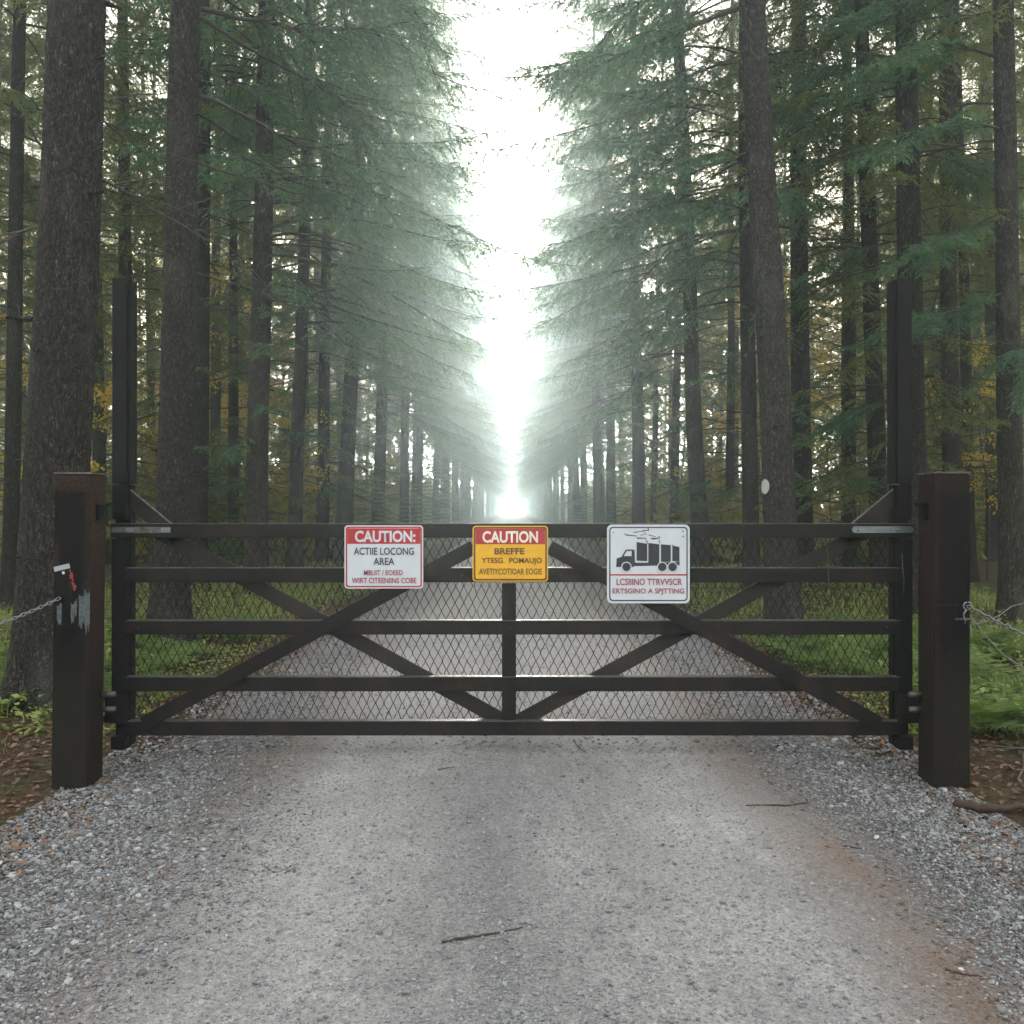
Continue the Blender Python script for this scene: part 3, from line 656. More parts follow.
ll([(64, 225), (30, 228), (-10, 240)], .012, None, 14, root=L1, d0=6.7, d1=7.4, dead=True)
ll([(70, 110), (110, 125), (140, 150), (165, 165)], .01, None, 15, root=L1, d0=6.7, d1=8, dead=True)
# right side fans over the road
rr = dict(root=R1, d0=9.9, d1=9.2)
ll([(758, 2), (700, 22), (640, 48), (590, 68), (545, 75), (500, 78)], .026, .3, 20, **rr, **fk)
ll([(755, -40), (700, -25), (640, 0), (600, 40), (570, 100)], .024, .25, 21, root=R1, d0=9.9, d1=11, **fk)
fans = [(60, 610, 150), (95, 620, 190), (130, 600, 235), (155, 608, 268), (185, 590, 262), (205, 630, 300), (228, 620, 300), (245, 655, 330)]
for i, (y0, x1, y1) in enumerate(fans):
    ll([(747, y0), (747 - (747 - x1) * .33, y0 + (y1 - y0) * .1), (747 - (747 - x1) * .66, y0 + (y1 - y0) * .42), (x1, y1)], .015, .55 if i % 3 != 2 else None, 30 + i, root=R1b, d0=14, d1=12.5, twig_l=.5, sp=.06, sub_sp=.022, el=.075, ew=.013, hang=.6)
gr = dict(twig_l=.45, sp=.05, sub_sp=.018, el=.06, ew=.011, hang=.3)
ll([(1006, 215), (975, 228), (930, 245), (885, 268)], .014, .15, 40, root=R10, d0=10.5, d1=9.6, **gr)
ll([(1008, 292), (965, 305), (925, 325), (895, 348)], .013, .15, 41, root=R10, d0=10.5, d1=9.5, **gr)
ll([(1008, 130), (960, 120), (920, 130), (880, 160)], .014, .2, 42, root=R10, d0=10.5, d1=9.4, **gr)
ll([(1005, 60), (950, 40), (900, 50), (850, 90)], .016, .2, 43, root=R10, d0=10.5, d1=9.8, **gr)
ll([(1010, 350), (1030, 350), (1055, 365)], .012, .2, 44, root=R10, d0=10.5, d1=9, **gr)
ll([(1004, 20), (960, -5), (905, 0), (830, 30)], .016, .2, 45, root=R10, d0=10.5, d1=11, **gr)
ll([(905, 240), (870, 245), (830, 262), (800, 290)], .012, .3, 46, root=R8, d0=11.5, d1=12.5, **gr)
ll([(905, 150), (950, 160), (985, 180)], .012, .3, 47, root=R8, d0=11.5, d1=12, **gr)
ll([(907, 60), (860, 50), (820, 70), (790, 110)], .014, .3, 48, root=R8, d0=11.5, d1=12, **gr)
ll([(912, 395), (870, 405), (840, 425)], .01, .3, 49, root=R8, d0=11.5, d1=12, **gr)

# roadside rows fading into the haze
ordn = ['', 'first', 'second', 'third', 'fourth', 'fifth', 'sixth', 'seventh', 'eighth', 'ninth', 'tenth', 'eleventh', 'twelfth']
for side, nm in ((-1, 'left'), (1, 'right')):
    d = 42 if side < 0 else 45; k = 0
    while d < 250:
        x = side * (random.uniform(3.7, 5.0) if d < 75 else random.uniform(3.75, 4.85)); k += 1
        if k <= 12: lab = f'{ordn[k]} spruce of the misty {nm} roadside row beyond the near trunks'; g = 'spruces of the misty roadside rows'
        else: lab = f'pale distant spruce fading into mist along the {nm} of the road'; g = f'far spruces along the {nm} of the road'
        tree('spruce_tree', x, d, random.uniform(.36, .52), lab, g, -side * (random.uniform(-.01, .04) if d < 75 else random.uniform(.01, .04)), random.uniform(-.02, .02), AV[k % 3], (0 if side < 0 else math.pi) + random.uniform(-.7, .7), random.uniform(.86, 1.15) if d < 75 else random.uniform(.9, 1.1), seed=k)
        hero.append((x, d, .4)); d += random.uniform(3.4, 4.8) * (1 if d < 150 else 1.35)
# forest interior
cnt = 0
for _ in range(6000):
    if cnt >= 150: break
    d = 10 + 62 * random.random() ** 1.15; x = random.uniform(-1, 1) * (d * .6 + 2)
    if abs(x) < 5.6 or abs(x) > 34: continue
    if any((x - a) ** 2 + (d - b) ** 2 < (2.0 if d < 30 else 2.6) ** 2 for a, b, c in hero): continue
    px = 512 + x / d * F
    if d < 26 and any(abs(px - (512 + a / b * F)) < 14 and b < d + 3 for a, b, c in hero if b < 26): continue
    side = 'left' if x < 0 else 'right'; band = 'near' if d < 22 else ('mid' if d < 40 else 'deep')
    lab = {'near': f'slim dark spruce among the near trunks of the {side} forest', 'mid': f'slender spruce standing farther inside the {side} forest', 'deep': f'hazy spruce deep inside the {side} forest'}[band]
    tree('spruce_tree', x, d, random.uniform(.17, .36), lab, f'spruces of the {side} forest, {band}', random.uniform(-.03, .03), random.uniform(-.02, .02), FO[cnt % 3], random.uniform(0, 6.28), random.uniform(.85, 1.1), seed=cnt)
    hero.append((x, d, .3)); cnt += 1
# young spruces
yg = [(-3.6, 33, 1.0), (-4.2, 27, .8), (3.9, 34, .9), (-4.0, 46, 1.2), (4.3, 52, 1.1), (-5.6, 19, .6), (5.8, 25, .9), (-7.5, 24, 1.1), (8.5, 22, 1.1), (-11, 26, 1.3), (12, 24, 1.2), (-15, 32, 1.3), (16, 31, 1.4), (-9, 36, 1.3), (9.5, 38, 1.3), (-20, 38, 1.5), (20, 40, 1.5), (6.9, 33, 1.2), (-6.6, 44, 1.4), (14, 18, .9), (-10.5, 17.5, .8), (-24, 44, 1.5), (26, 46, 1.5), (-13.5, 42, 1.5), (14, 46, 1.5)]
for i, (x, d, s_) in enumerate(yg):
    z = float(gz(x, d)); e = bpy.data.objects.new('young_spruce', None); col.objects.link(e); e.location = (x, d, z)
    tag(e, 'small bushy young spruce by the left road edge, seen above the white caution sign' if i == 0 else f"low bushy young spruce in the understory of the {'left' if x < 0 else 'right'} forest", 'young tree', 'young spruces in the understory')
    hh = (2.4, 3.6)[i % 2]
    t = bpy.data.objects.new('trunk', TR[i % 4]); col.objects.link(t); t.parent = e; t.scale = (.12, .12, hh * s_ / 22)
    c = bpy.data.objects.new('crown', YG[i % 2]); col.objects.link(c); c.parent = e; c.scale = (s_,) * 3; c.rotation_euler = (0, 0, i * 1.3)
# thin broadleaf saplings with turning leaves
def sapling(seed, H, n):
    rng = np.random.default_rng(seed); A = Acc(); t = np.linspace(0, 1, 12); P = np.stack([.25 * np.sin(t * 2.5), .2 * np.sin(t * 3 + 1), t * H], -1); A.branch(P, .022, rng, n=6)
    LV = []
    for k in range(16):
        i = rng.integers(4, 12); B = curve(P[i], rng.uniform(-3.14, 3.14), rng.uniform(.5, 1.5), rng.uniform(.1, .6), .3, rng, 8, .06); A.branch(B, .007, rng, n=4)
        u = rng.uniform(.25, 1, n) * 7; j = np.minimum(u.astype(int), 6); LV.append(B[j] + (B[j + 1] - B[j]) * (u - j)[:, None] + rng.normal(0, .1, (n, 3)))
    stem = A.mesh('trunk', M['twig'], M['gold']); Pn = np.concatenate(LV); m = len(Pn)
    D = unit(rng.normal(0, 1, (m, 3)) - np.array([0, 0, .3])); Wd = unit(np.cross(D, rng.normal(0, 1, (m, 3)))); ln = rng.uniform(.05, .11, m)
    V, Q = tri_cards(Pn, D, Wd, np.cross(D, Wd), ln, ln * .6)
    return stem, npmesh('crown', V, [Q], [M['gold']], attrs={'tone': ('FACE', rng.uniform(0, 1, m))})
SP = [sapling(71, 4.5, 100), sapling(72, 6.5, 90)]
sp = [(-8.6, 26, 1.9), (-7.6, 33, 2.0), (8.2, 31, 2.1), (7.0, 38, 2.2), (11.5, 38, 2.3), (-12, 36, 2.2), (-9.5, 15.5, 1), (-7.2, 20, 1.1), (-5.4, 22.5, .9), (-11, 21, 1.2), (-6.3, 13.2, .8), (7.6, 25, 1.2), (6.2, 29, 1.1), (9.8, 27, 1.2), (12, 21, 1.2), (-13, 28, 1.4), (-8.6, 30, 1.3), (14.5, 30, 1.4), (6.0, 19.5, .8), (-16, 25, 1.3), (8.8, 17, .9), (18, 36, 1.4), (-20, 34, 1.4), (11, 34, 1.4)]
for i, (x, d, s_) in enumerate(sp):
    e = bpy.data.objects.new('sapling', None); col.objects.link(e); e.location = (x, d, float(gz(x, d)))
    tag(e, f"thin sapling with yellow and orange leaves among the {'left' if x < 0 else 'right'} forest trunks", 'sapling', f"golden saplings in the {'left' if x < 0 else 'right'} forest")
    for nm, me in zip(('trunk', 'crown'), SP[i % 2]):
        c = bpy.data.objects.new(nm, me); col.objects.link(c); c.parent = e; c.scale = (s_,) * 3; c.rotation_euler = (0, 0, i * 2.1)

# far wood closing the view behind the trunks: one mass nobody could count
def far_wood(n, m_, label, gold):
    rng = np.random.default_rng(77 + gold); Vs, Qs, tn, o = [], [], [], 0
    for k in range(n):
        d = rng.uniform(46, 82) if not gold else rng.uniform(32, 58); d = d if gold or k % 3 else d * 1.5; x = rng.choice([-1, 1]) * rng.uniform(7.0, 12 + d * .6 if not gold else d * .5) if gold or k % 3 else rng.choice([-1, 1]) * rng.uniform(6.2, 24)
        Ht = rng.uniform(9, 19) if not gold else rng.uniform(7, 23); rad = rng.uniform(1.6, 2.8); m = 900 if not gold else 420
        z = Ht * rng.uniform(.02, 1, m) ** .9; a = rng.uniform(0, 6.283, m); r = rad * (1.05 - .75 * z / Ht) * rng.uniform(.15, 1, m) ** .6 * (.75 + .25 * np.sin(z * 5 + a * 2))
        P = np.stack([x + r * np.cos(a), d + r * np.sin(a), gz(x, d) + z], -1)
        D = unit(np.stack([np.cos(a), np.sin(a), rng.normal(-.45, .3, m)], -1)); Wd = unit(np.cross(D, rng.normal(0, .5, (m, 3)) + [0, 0, 1])); ln = rng.uniform(.25, .6, m) * (1 if not gold else .5)
        V, Q = tri_cards(P, D, Wd, np.cross(D, Wd), ln, ln * rng.uniform(.28, .5, m)); Vs.append(V); Qs.append(Q + o); tn.append(np.clip(rng.uniform(0, 1) * .5 + rng.uniform(0, .5, m), 0, 1)); o += len(V)
    return tag(obj('far_wood', np.concatenate(Vs), [np.concatenate(Qs)], [m_], attrs={'tone': ('FACE', np.concatenate(tn))}), label, 'wood', kind='stuff')
far_wood(120, M['needle_warm'], 'far dark spruce wood seen as one mass between the trunks', 0)
far_wood(95, M['gold'], 'far golden leaved wood, coloured for the golden backlight between the trunks', 1)  # golden backlight of the gaps is put into this leaf colour

# distant undergrowth between the trunks
def undergrowth(n, label):
    rng = np.random.default_rng(91); d = 22 + 108 * rng.uniform(0, 1, n) ** 1.3; x = rng.choice([-1, 1], n) * (5.6 + (rng.uniform(0, 1, n) ** 1.3) * np.minimum(6 + d * .5, 30)); Vs, Qs, tn, o = [], [], [], 0
    for a, b in zip(x, d):
        m = 150; hh = rng.uniform(.8, 4.6); r = rng.uniform(.6, 1.5); z = hh * rng.uniform(0, 1, m) ** .8; an = rng.uniform(0, 6.283, m); rr = r * (1.1 - .8 * z / hh) * rng.uniform(.2, 1, m) ** .6
        P = np.stack([a + rr * np.cos(an), b + rr * np.sin(an), gz(a, b) + z], -1); D = unit(rng.normal(0, 1, (m, 3)) + [0, 0, -.2]); Wd = unit(np.cross(D, rng.normal(0, 1, (m, 3)))); ln = rng.uniform(.1, .26, m) * (1 + b / 90)
        V, Q = tri_cards(P, D, Wd, np.cross(D, Wd), ln, ln * .5); Vs.append(V); Qs.append(Q + o); tn.append(np.clip(rng.uniform(0, 1) * .5 + rng.uniform(0, .5, m), 0, 1)); o += len(V)
    return tag(obj('undergrowth', np.concatenate(Vs), [np.concatenate(Qs)], [M['needle_warm']], attrs={'tone': ('FACE', np.concatenate(tn))}), label, 'undergrowth', kind='stuff')
undergrowth(1000, 'bushy green undergrowth filling the gaps between far trunks')

# ferns
def fern(seed):
    rng = np.random.default_rng(seed); Vs, Qs, tn, o = [], [], [], 0; ST = Acc()
    for k in range(11):
        az = k * .57 + rng.uniform(-.25, .25); L = rng.uniform(.35, .6); B = curve((0, 0, 0), az, L, rng.uniform(.8, 1.3), rng.uniform(.9, 1.4), rng, 12, .02)
        V, Q = tube_np(B, np.linspace(.003, .001, 12), 3); Vs.append(V); Qs.append(Q + o); tn.append(np.full(len(Q), .6)); o += len(V)
        m = 24; u = np.repeat(np.linspace(.14, .99, m), 2); sd_ = np.tile([-1., 1.], m); T = unit(np.gradient(B, axis=0)); tt = np.linspace(0, 1, 12)
        P = np.stack([np.interp(u, tt, B[:, i]) for i in range(3)], -1); Tb = unit(np.stack([np.interp(u, tt, T[:, i]) for i in range(3)], -1)); S = unit(np.cross(Tb, [0, 0, 1.]))
        D = unit(S * sd_[:, None] + Tb * .35 + np.array([0, 0, 1]) * rng.uniform(-.3, .1, (2 * m, 1))); ln = L * .3 * np.sin(np.clip(u, 0, 1) ** .7 * 2.9 + .25) * rng.uniform(.8, 1.15, 2 * m); ln = np.abs(ln) + .008
        V, Q = tri_cards(P, D, Tb, np.cross(D, Tb), ln, np.full(2 * m, .019)); Vs.append(V); Qs.append(Q + o); tn.append(rng.uniform(.1, .8, len(Q))); o += len(V)
    return npmesh('fern', np.concatenate(Vs), [np.concatenate(Qs)], [M['fern']], attrs={'tone': ('FACE', np.concatenate(tn))})
FN = [fern(81), fern(82), fern(83)]
fpos = []
for _ in range(900):
    if len(fpos) >= 50: break
    s_ = random.choice((-1, 1)); y = random.uniform(5.7, 10.5); x = s_ * random.uniform(2.75, 2.9 + y * .22)
    if any((x - a) ** 2 + (y - b) ** 2 < .3 ** 2 for a, b in fpos) or any((x - a) ** 2 + (y - b) ** 2 < (c * .5 + .12) ** 2 for a, b, c in hero): continue
    fpos.append((x, y))
for i, (x, y) in enumerate(fpos):
    o = bpy.data.objects.new('fern', FN[i % 3]); col.objects.link(o); k = random.uniform(.65, 1.2); o.location = (x, y, float(gz(x, y)) - .01); o.scale = (k, k, k * .85); o.rotation_euler = (random.uniform(-.15, .15), random.uniform(-.15, .15), random.uniform(0, 6.28))
    side = 'left' if x < 0 else 'right'
    tag(o, f'green fern on the forest floor beside the {side} gate post', 'fern', f'ferns growing by the {side} post')

# ------------------------------------------------------------------ gate
GD = 5.2; K = F / GD
def gx(px): return (px - 512) / K
def gzz(py): return EYE - (py - HY) / K
gate = empty('farm_gate', (0, GD, 0)); tag(gate, 'closed dark steel five rail gate with mesh infill across the gravel road', 'gate')
rail_px = [(523.7, 537.7, 112, 911), (567.6, 582, 127, 900), (620, 634, 127, 900), (676, 690.5, 127, 900), (720, 734.5, 129, 898)]
for (a, b, x0, x1) in rail_px: box('rail', gx(x0), gx(x1), GD - .028, GD + .028, gzz(b), gzz(a), M['iron'], gate, .005)
for sgn in (-1, 1):
    xo, xi = sgn * 2.305, sgn * 2.215
    lo, hi = min(xo, xi), max(xo, xi)
    box('stile', lo, hi, GD - .042 + .075, GD + .042 + .01, gzz(748), gzz(484), M['iron_black'], gate, .004) if False else None
    # lower stile: square tube; tall upper bar: slimmer, set back a little
    st = box('stile', lo + .003, hi - .003, GD - .04, GD + .029, gzz(748), gzz(735.3), M['iron_black'], gate, .003)
    bm = bmesh.new(); bm_box(bm, lo, hi, GD + .031, GD + .1, gzz(747), gzz(485)); bmobj('stile', bm, M['iron_black'], gate, bevel=.004)
    bm = bmesh.new(); bm_box(bm, lo + .006, hi - .006, GD - .026, GD + .03, gzz(519.5), gzz(485)); bm_box(bm, lo + .003, hi - .003, GD - .03, GD + .03, gzz(719), gzz(538.5)); bmobj('stile', bm, M['iron_black'], gate, bevel=.003)
    # upright: angle section, web and flange
    up = bmesh.new(); bm_box(up, lo + .003, hi - .003, GD - .02, GD - .008, gzz(483.5), gzz(279)); bm_box(up, (xi - .014) if sgn > 0 else xi - .003, xi + .003 if sgn > 0 else (xi + .014), GD - .007, GD + .085, gzz(483.5), gzz(280))
    bm_box(up, lo + .02, hi - .02, GD + .02, GD + .06, gzz(483.5), gzz(281))
    bmobj('upright', up, M['iron_black'], gate, bevel=.002)
# thin paler strips that paint the highlight along the rail tops
for i, (a, b, x0, x1) in enumerate(rail_px): box('edge_highlight', gx(x0) + .004, gx(x1) - .004, GD - .0302, GD + .02, gzz(a) - .0035 + (.0025 if i == 0 else 0), gzz(a) + .0018, M['galv_old'] if i == 0 else M['iron_edge'], gate, 0)
# braces
def band(p, q, th):   # px points -> polygon in XZ
    a = np.array([gx(p[0]), gzz(p[1])]); b = np.array([gx(q[0]), gzz(q[1])]); d = (b - a) / np.linalg.norm(b - a); n = np.array([-d[1], d[0]]) * th / 2
    return [tuple(a - n), tuple(b - n), tuple(b + n), tuple(a + n)]
for sgn in (1, -1):
    m = lambda x: x if sgn > 0 else 1023 - x
    # rising brace (in front)
    prism('brace', band((m(146), 722), (m(474), 547), .082), GD - .048, GD - .0295, M['iron'], gate, .003)
    # falling brace, weaves from behind the upper rails to the front of the fourth
    z0 = gzz(540); z1 = gzz(716)
    prism('brace', band((m(150), 529), (m(512), 727), .085), GD + .031, GD + .046, M['iron_worn'], gate, .003)
    prism('brace', band((m(122), 495), (m(176), 540), .085), GD + .031, GD + .045, M['iron_worn'], gate, .003)
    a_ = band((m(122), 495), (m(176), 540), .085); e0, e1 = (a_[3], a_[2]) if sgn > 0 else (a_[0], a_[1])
    prism('edge_highlight', [e0, e1, (e1[0], e1[1] + .007), (e0[0], e0[1] + .007)], GD + .0305, GD + .0455, M['galv_old'], gate)  # pale strip painting the light caught by the gusset's upper edge
prism('centre_stile', [(gx(502), gzz(719)), (gx(516), gzz(719)), (gx(516), gzz(583)), (gx(502), gzz(583))], GD - .022, GD + .022, M['iron'], gate, .004)
# expanded mesh
Vs, Qs, o = [], [], 0
x0, x1, z0, z1 = gx(128), gx(896), gzz(722), gzz(536); cw = 8.8 / K; ch = 17.2 / K; nx_ = int((x1 - x0) / cw); nz_ = int(round((z1 - z0) / (ch / 2)))
for i in range(nx_ + 1):
    for sg in (1, -1):
        zz = np.linspace(z0, z1, nz_ + 1); xx = x0 + i * cw + sg * np.where(np.arange(nz_ + 1) % 2 == 0, .0, 1) * cw / 2
        xx = xx + .004 * np.sin(zz * 9 + i * .3) + .006 * np.sin(i * .23) + .002 * rg.normal(0, 1, len(xx))
        yy = GD + .056 + (.0016 if sg > 0 else 0) + .004 * np.sin(i * .5 + zz * 6)
        V, Q = tube_np(np.stack([xx, yy, zz], -1), np.full(len(zz), .0024), 4); Vs.append(V); Qs.append(Q + o); o += len(V)
obj('mesh_infill', np.concatenate(Vs), [np.concatenate(Qs)], [M['iron_black']], gate)
# edge pins: latch plates with bolts
def bolt(x, y, z, r, parent, m_=None):
    bm = bmesh.new(); bmesh.ops.create_cone(bm, cap_ends=True, segments=6, radius1=r * 1.25, radius2=r * 1.1, depth=.008, matrix=Matrix.Translation((x, y, z)) @ Matrix.Rotation(R(90), 4, 'X'))
    bmesh.ops.create_uvsphere(bm, u_segments=10, v_segments=6, radius=r * .7, matrix=Matrix.Translation((x, y - .004, z))); return bmobj('bolt', bm, m_ or M['galv'], parent)
def rrect(cx, cz, w_, h_, r, n=6):
    pts = []
    for (sx, sz, a0) in ((1, 1, 0), (-1, 1, 90), (-1, -1, 180), (1, -1, 270)):
        for i in range(n + 1):
            a = R(a0 + 90 * i / n); pts.append((cx + sx * (w_ / 2 - r) + r * math.cos(a), cz + sz * (h_ / 2 - r) + r * math.sin(a)))
    return pts
pl = prism('latch_plate', rrect(gx(880.5), gzz(529.5), 61 / K, 6.6 / K, .018), GD - .036, GD - .0285, M['galv'], gate)
bolt(gx(856.5), GD - .041, gzz(529.6), .009, pl); bolt(gx(895), GD - .041, gzz(529.6), .009, pl)
pl = prism('latch_plate', rrect(gx(143), gzz(529.8), 60 / K, 6.0 / K, .006), GD - .034, GD - .0285, M['galv_old'], gate)
for bx_, sx in ((120, 10), (132, 8), (168, 9)): prism('clip', rrect(gx(bx_), gzz(529.8), sx / K, 4.4 / K, .005), GD - .039, GD - .0345, M['galv'], pl)
# scratched streak on the right stile and a loose hanging wire
s_pts = np.array([PX(902, 553, GD - .034)[:], PX(902.5, 566, GD - .034)[:], PX(904, 580, GD - .034)[:], PX(903.5, 594, GD - .034)[:]])
V, Q = tube_np(s_pts, [.003, .004, .0025, .0015], 4); obj('hanging_wire', V, [Q], [M['deadwood']], gate)
w_pts = np.array([PX(825, 537, GD - .04)[:], PX(828, 555, GD - .05)[:], PX(828, 570, GD - .05)[:], PX(829, 586, GD - .04)[:]])
V, Q = tube_np(w_pts, [.003] * 4, 4); obj('hanging_wire', V, [Q], [M['deadwood']], gate)
for bx_, by_ in ((306, 627), (717, 627), (509, 627), (509, 683), (140, 683), (140, 627), (140, 575), (884, 683), (884, 627), (884, 575), (462, 575), (560, 575), (196, 727), (828, 727), (509, 727)):
    bolt(gx(bx_), GD - (.052 if bx_ in (306, 717) else .032), gzz(by_), .0065, gate, M['iron_worn'])
# hinge arms
for sgn in (-1, 1):
    f = lambda a, b: (min(sgn * a, sgn * b), max(sgn * a, sgn * b))
    bm = bmesh.new()
    a, b = f(2.205, 2.33); bm_box(bm, a, b, GD - .055, GD - .043, gzz(721), gzz(692.5))           # strap on the stile
    bm2 = bmesh.new()
    h = bmobj('hinge_bracket', bm, M['iron'], gate, bevel=.003)
    a, b = f(2.331, 2.45)
    for y0_, y1_ in ((693, 699), (714, 720)): box('hinge_arm', a, b, GD - .1, GD - .045, gzz(y1_), gzz(y0_), M['iron'], h, .004)
    a, b = f(2.306, 2.4); box('hinge_arm', a, b, GD - .06, GD - .03, gzz(506.5), gzz(503.5), M['iron'], gate, .001)

# ------------------------------------------------------------------ posts
PD = 4.9; KP = F / PD
def ppx(px): return (px - 512) / KP
def make_post(sgn, x_out, x_in, ztop_px, label, m_):
    xo, xi = ppx(x_out), ppx(x_in); cx = (xo + xi) / 2; z0 = -.14; zt = EYE - (ztop_px - HY) / KP
    root = empty('gate_post', (cx, PD + .09, z0)); tag(root, label, 'gate post', None)
    lo, hi = min(xo, xi), max(xo, xi)
    bm = bmesh.new(); bm_box(bm, lo, hi, PD, PD + .19, z0 - .3, zt - .006)
    lean = .012 if sgn < 0 else .0
    for v in bm.verts: v.co.x -= lean * (zt - v.co.z) * (1)
    bmobj('column', bm, m_, root, bevel=.008)
    bm = bmesh.new(); bm_box(bm, lo - .003, hi + .003, PD - .003, PD + .193, zt - .0055, zt + .004); bmobj('cap', bm, M['galv_old'], root, bevel=.002)
    # hinge lugs facing the gate
    f = lambda a, b: (min(xi - sgn * a, xi - sgn * b), max(xi - sgn * a, xi - sgn * b))
    zz = lambda py: EYE - (py - HY) / KP
    for (p0, p1) in ((697, 703), (713, 718)):
        a, b = f(-.01 + .0, .03); a2, b2 = a, b
        bm = bmesh.new(); bmesh.ops.create_cone(bm, cap_ends=True, segments=12, radius1=.017, radius2=.017, depth=.075, matrix=Matrix.Translation((xi - sgn * .03, PD + .15, zz((p0 + p1) / 2))) @ Matrix.Rotation(R(90), 4, 'Y'))
        bmobj('hinge_pin', bm, M['iron_edge'], root, smooth=True)
    a, b = f(-.02, .075); box('bracket', a, b, PD + .06, PD + .12, zz(504.8), zz(502.5), M['iron'], root, .001)
    box('bracket', *f(.0005, .018), PD + .06, PD + .12, zz(520), zz(505), M['iron_black'], root, .001)
    return root, lo, hi
postL, pl0, pl1 = make_post(-1, 54.5, 91, 473, 'rusty square steel gate post left of the gate with a torn sticker', M['post_l'])
postR, pr0, pr1 = make_post(1, 970.5, 933.5, 472.5, 'dark square steel gate post right of the gate holding a ringed chain', M['post_r'])
def pp(px, py, off=0): return (ppx(px), EYE - (py - HY) / KP)
def quadp(name, pts, m_, parent, off=.0025, d=None): return prism(name, [pp(*p) for p in pts], PD - off, PD - off + .002, m_, parent)
st_ = quadp('sticker', [(54.5, 567.5), (69.5, 563.5), (75, 592), (59, 596)], M['iron_black'], postL, .0032)
quadp('sticker_strip', [(54, 567), (69.5, 563.3), (70.6, 568), (55, 571.8)], M['sticker_white'], st_, .0055)
for i in range(7):
    cx_, cy_ = 70.2 + i * .75 + (i % 2) * .9, 570.5 + i * 3.2; r_p = 1.0 + .5 * (i % 3)
    quadp('sticker_mark', [(cx_ - r_p, cy_ - r_p), (cx_ + r_p, cy_ - r_p * .7), (cx_ + r_p * .8, cy_ + r_p), (cx_ - r_p * .7, cy_ + r_p * .9)], M['sticker_red'], st_, .0055)
quadp('sticker_mark', [(62.4, 571.5), (64.8, 571.2), (65, 574), (62.8, 574.2)], M['white'], st_, .0055)
# peeling pale paint: irregular flakes
def paint_patch(root, cx0, cx1, cy0, cy1, n, m_, jag=6):
    bm = bmesh.new(); rr_ = random.Random(5)
    top = [(cx0 + (cx1 - cx0) * i / n, cy0 + rr_.uniform(-2, 3) - (3 if i > n * .5 else 0)) for i in range(n + 1)]
    bot = [(p[0], cy1 + rr_.uniform(-jag, jag)) for p in top]
    for i in range(n):
        q = [pp(*top[i]), pp(*top[i + 1]), pp(*bot[i + 1]), pp(*bot[i])]; f = [bm.verts.new((a, PD - .0022, b)) for a, b in q]; bm.faces.new(f)
    bmesh.ops.remove_doubles(bm, verts=bm.verts, dist=.0005)
    return bmobj('paint_patch', bm, m_, root)
paint_patch(postL, 79, 90, 594, 628, 11, M['paint'], 8); paint_patch(postL, 71, 77, 602, 618, 6, M['paint'], 7)
paint_patch(postL, 57, 62, 604, 622, 5, M['paint'], 4)
# strap and ring on the right post, chains
def zzp(py): return EYE - (py - HY) / KP
box('strap', ppx(936), ppx(966), PD - .006, PD - .001, zzp(606.3), zzp(604.8), M['iron'], postR, .001)
box('strap', ppx(955), ppx(971), PD - .008, PD - .001, zzp(620), zzp(618), M['galv_old'], postR, .001)
def chain(name, p, q, sag, label, ln=.034, wr=.0032, ends=None, ring=False):
    p, q = Vector(p), Vector(q); L = (q - p).length; n = int(L / (ln * .72)); Vs, Qs, o = [], [], 0
    root = empty(name, p); tag(root, label, 'chain'); a = np.linspace(0, 2 * np.pi, 15)
    for i in range(n):
        t = (i + .5) / n; c = p.lerp(q, t) + Vector((0, 0, -sag * 4 * t * (1 - t))); t2 = min(1, t + .01); c2 = p.lerp(q, t2) + Vector((0, 0, -sag * 4 * t2 * (1 - t2))); T = (c2 - c).normalized()
        S = T.cross(Vector((0, 0, 1))).normalized(); U = S.cross(T); A_ = S if i % 2 else U
        A_ = (A_ * .9 + (U if i % 2 else S) * .35).normalized()
        P = np.array([(c + T * (math.cos(k) * ln * .5) + A_ * (math.sin(k) * ln * .27))[:] for k in a]); V, Q = tube_np(P, np.full(len(P), wr), 5); Vs.append(V); Qs.append(Q + o); o += len(V)
    obj('links', np.concatenate(Vs), [np.concatenate(Qs)], [M['chain']], root, smooth=True)
    if ring:
        P = np.array([(p + Vector((math.cos(k) * .021 - .0, 0, math.sin(k) * .021)))[:] for k in np.linspace(0, 2 * np.pi, 25)]); V, Q = tube_np(P, np.full(len(P), .004), 6); obj('ring', V, [Q], [M['galv']], root, smooth=True)
        t = np.linspace(0, 1, 7); e_ = np.array([p + Vector((-.005, -.002, -.02)) + Vector((-.02 * k - .01 * math.sin(k * 5), 0, -.075 * k)) for k in t]); V, Q = tube_np(e_, np.full(7, .0045), 6); obj('hook', V, [Q], [M['galv']], root, smooth=True)
    bm = bmesh.new(); zg = float(gz(q.x, q.y)); bmesh.ops.create_cone(bm, cap_ends=True, segments=8, radius1=.014, radius2=.018, depth=q.z - zg + .25, matrix=Matrix.Translation((q.x, q.y, (q.z + .03 + zg - .2) / 2)))
    bmobj('anchor_stake', bm, M['iron_black'], root); return root
chain('chain', PX(60, 598, PD - .006), PX(-60, 642, 4.7), .02, 'pale steel chain running left from the rusty post', ln=.03, wr=.003)
chain('chain', PX(967.5, 606, PD - .02), PX(1090, 664, 4.6), .012, 'steel chain with ring and hook running right from the dark post', ln=.034, wr=.0035, ring=True)
wz = [PX(972, 618, PD + .05), PX(984, 634, 4.95), PX(1003, 655, 5.0), PX(1024, 668, 5.05), PX(1060, 690, 5.1), PX(1085, 740, 5.15)]
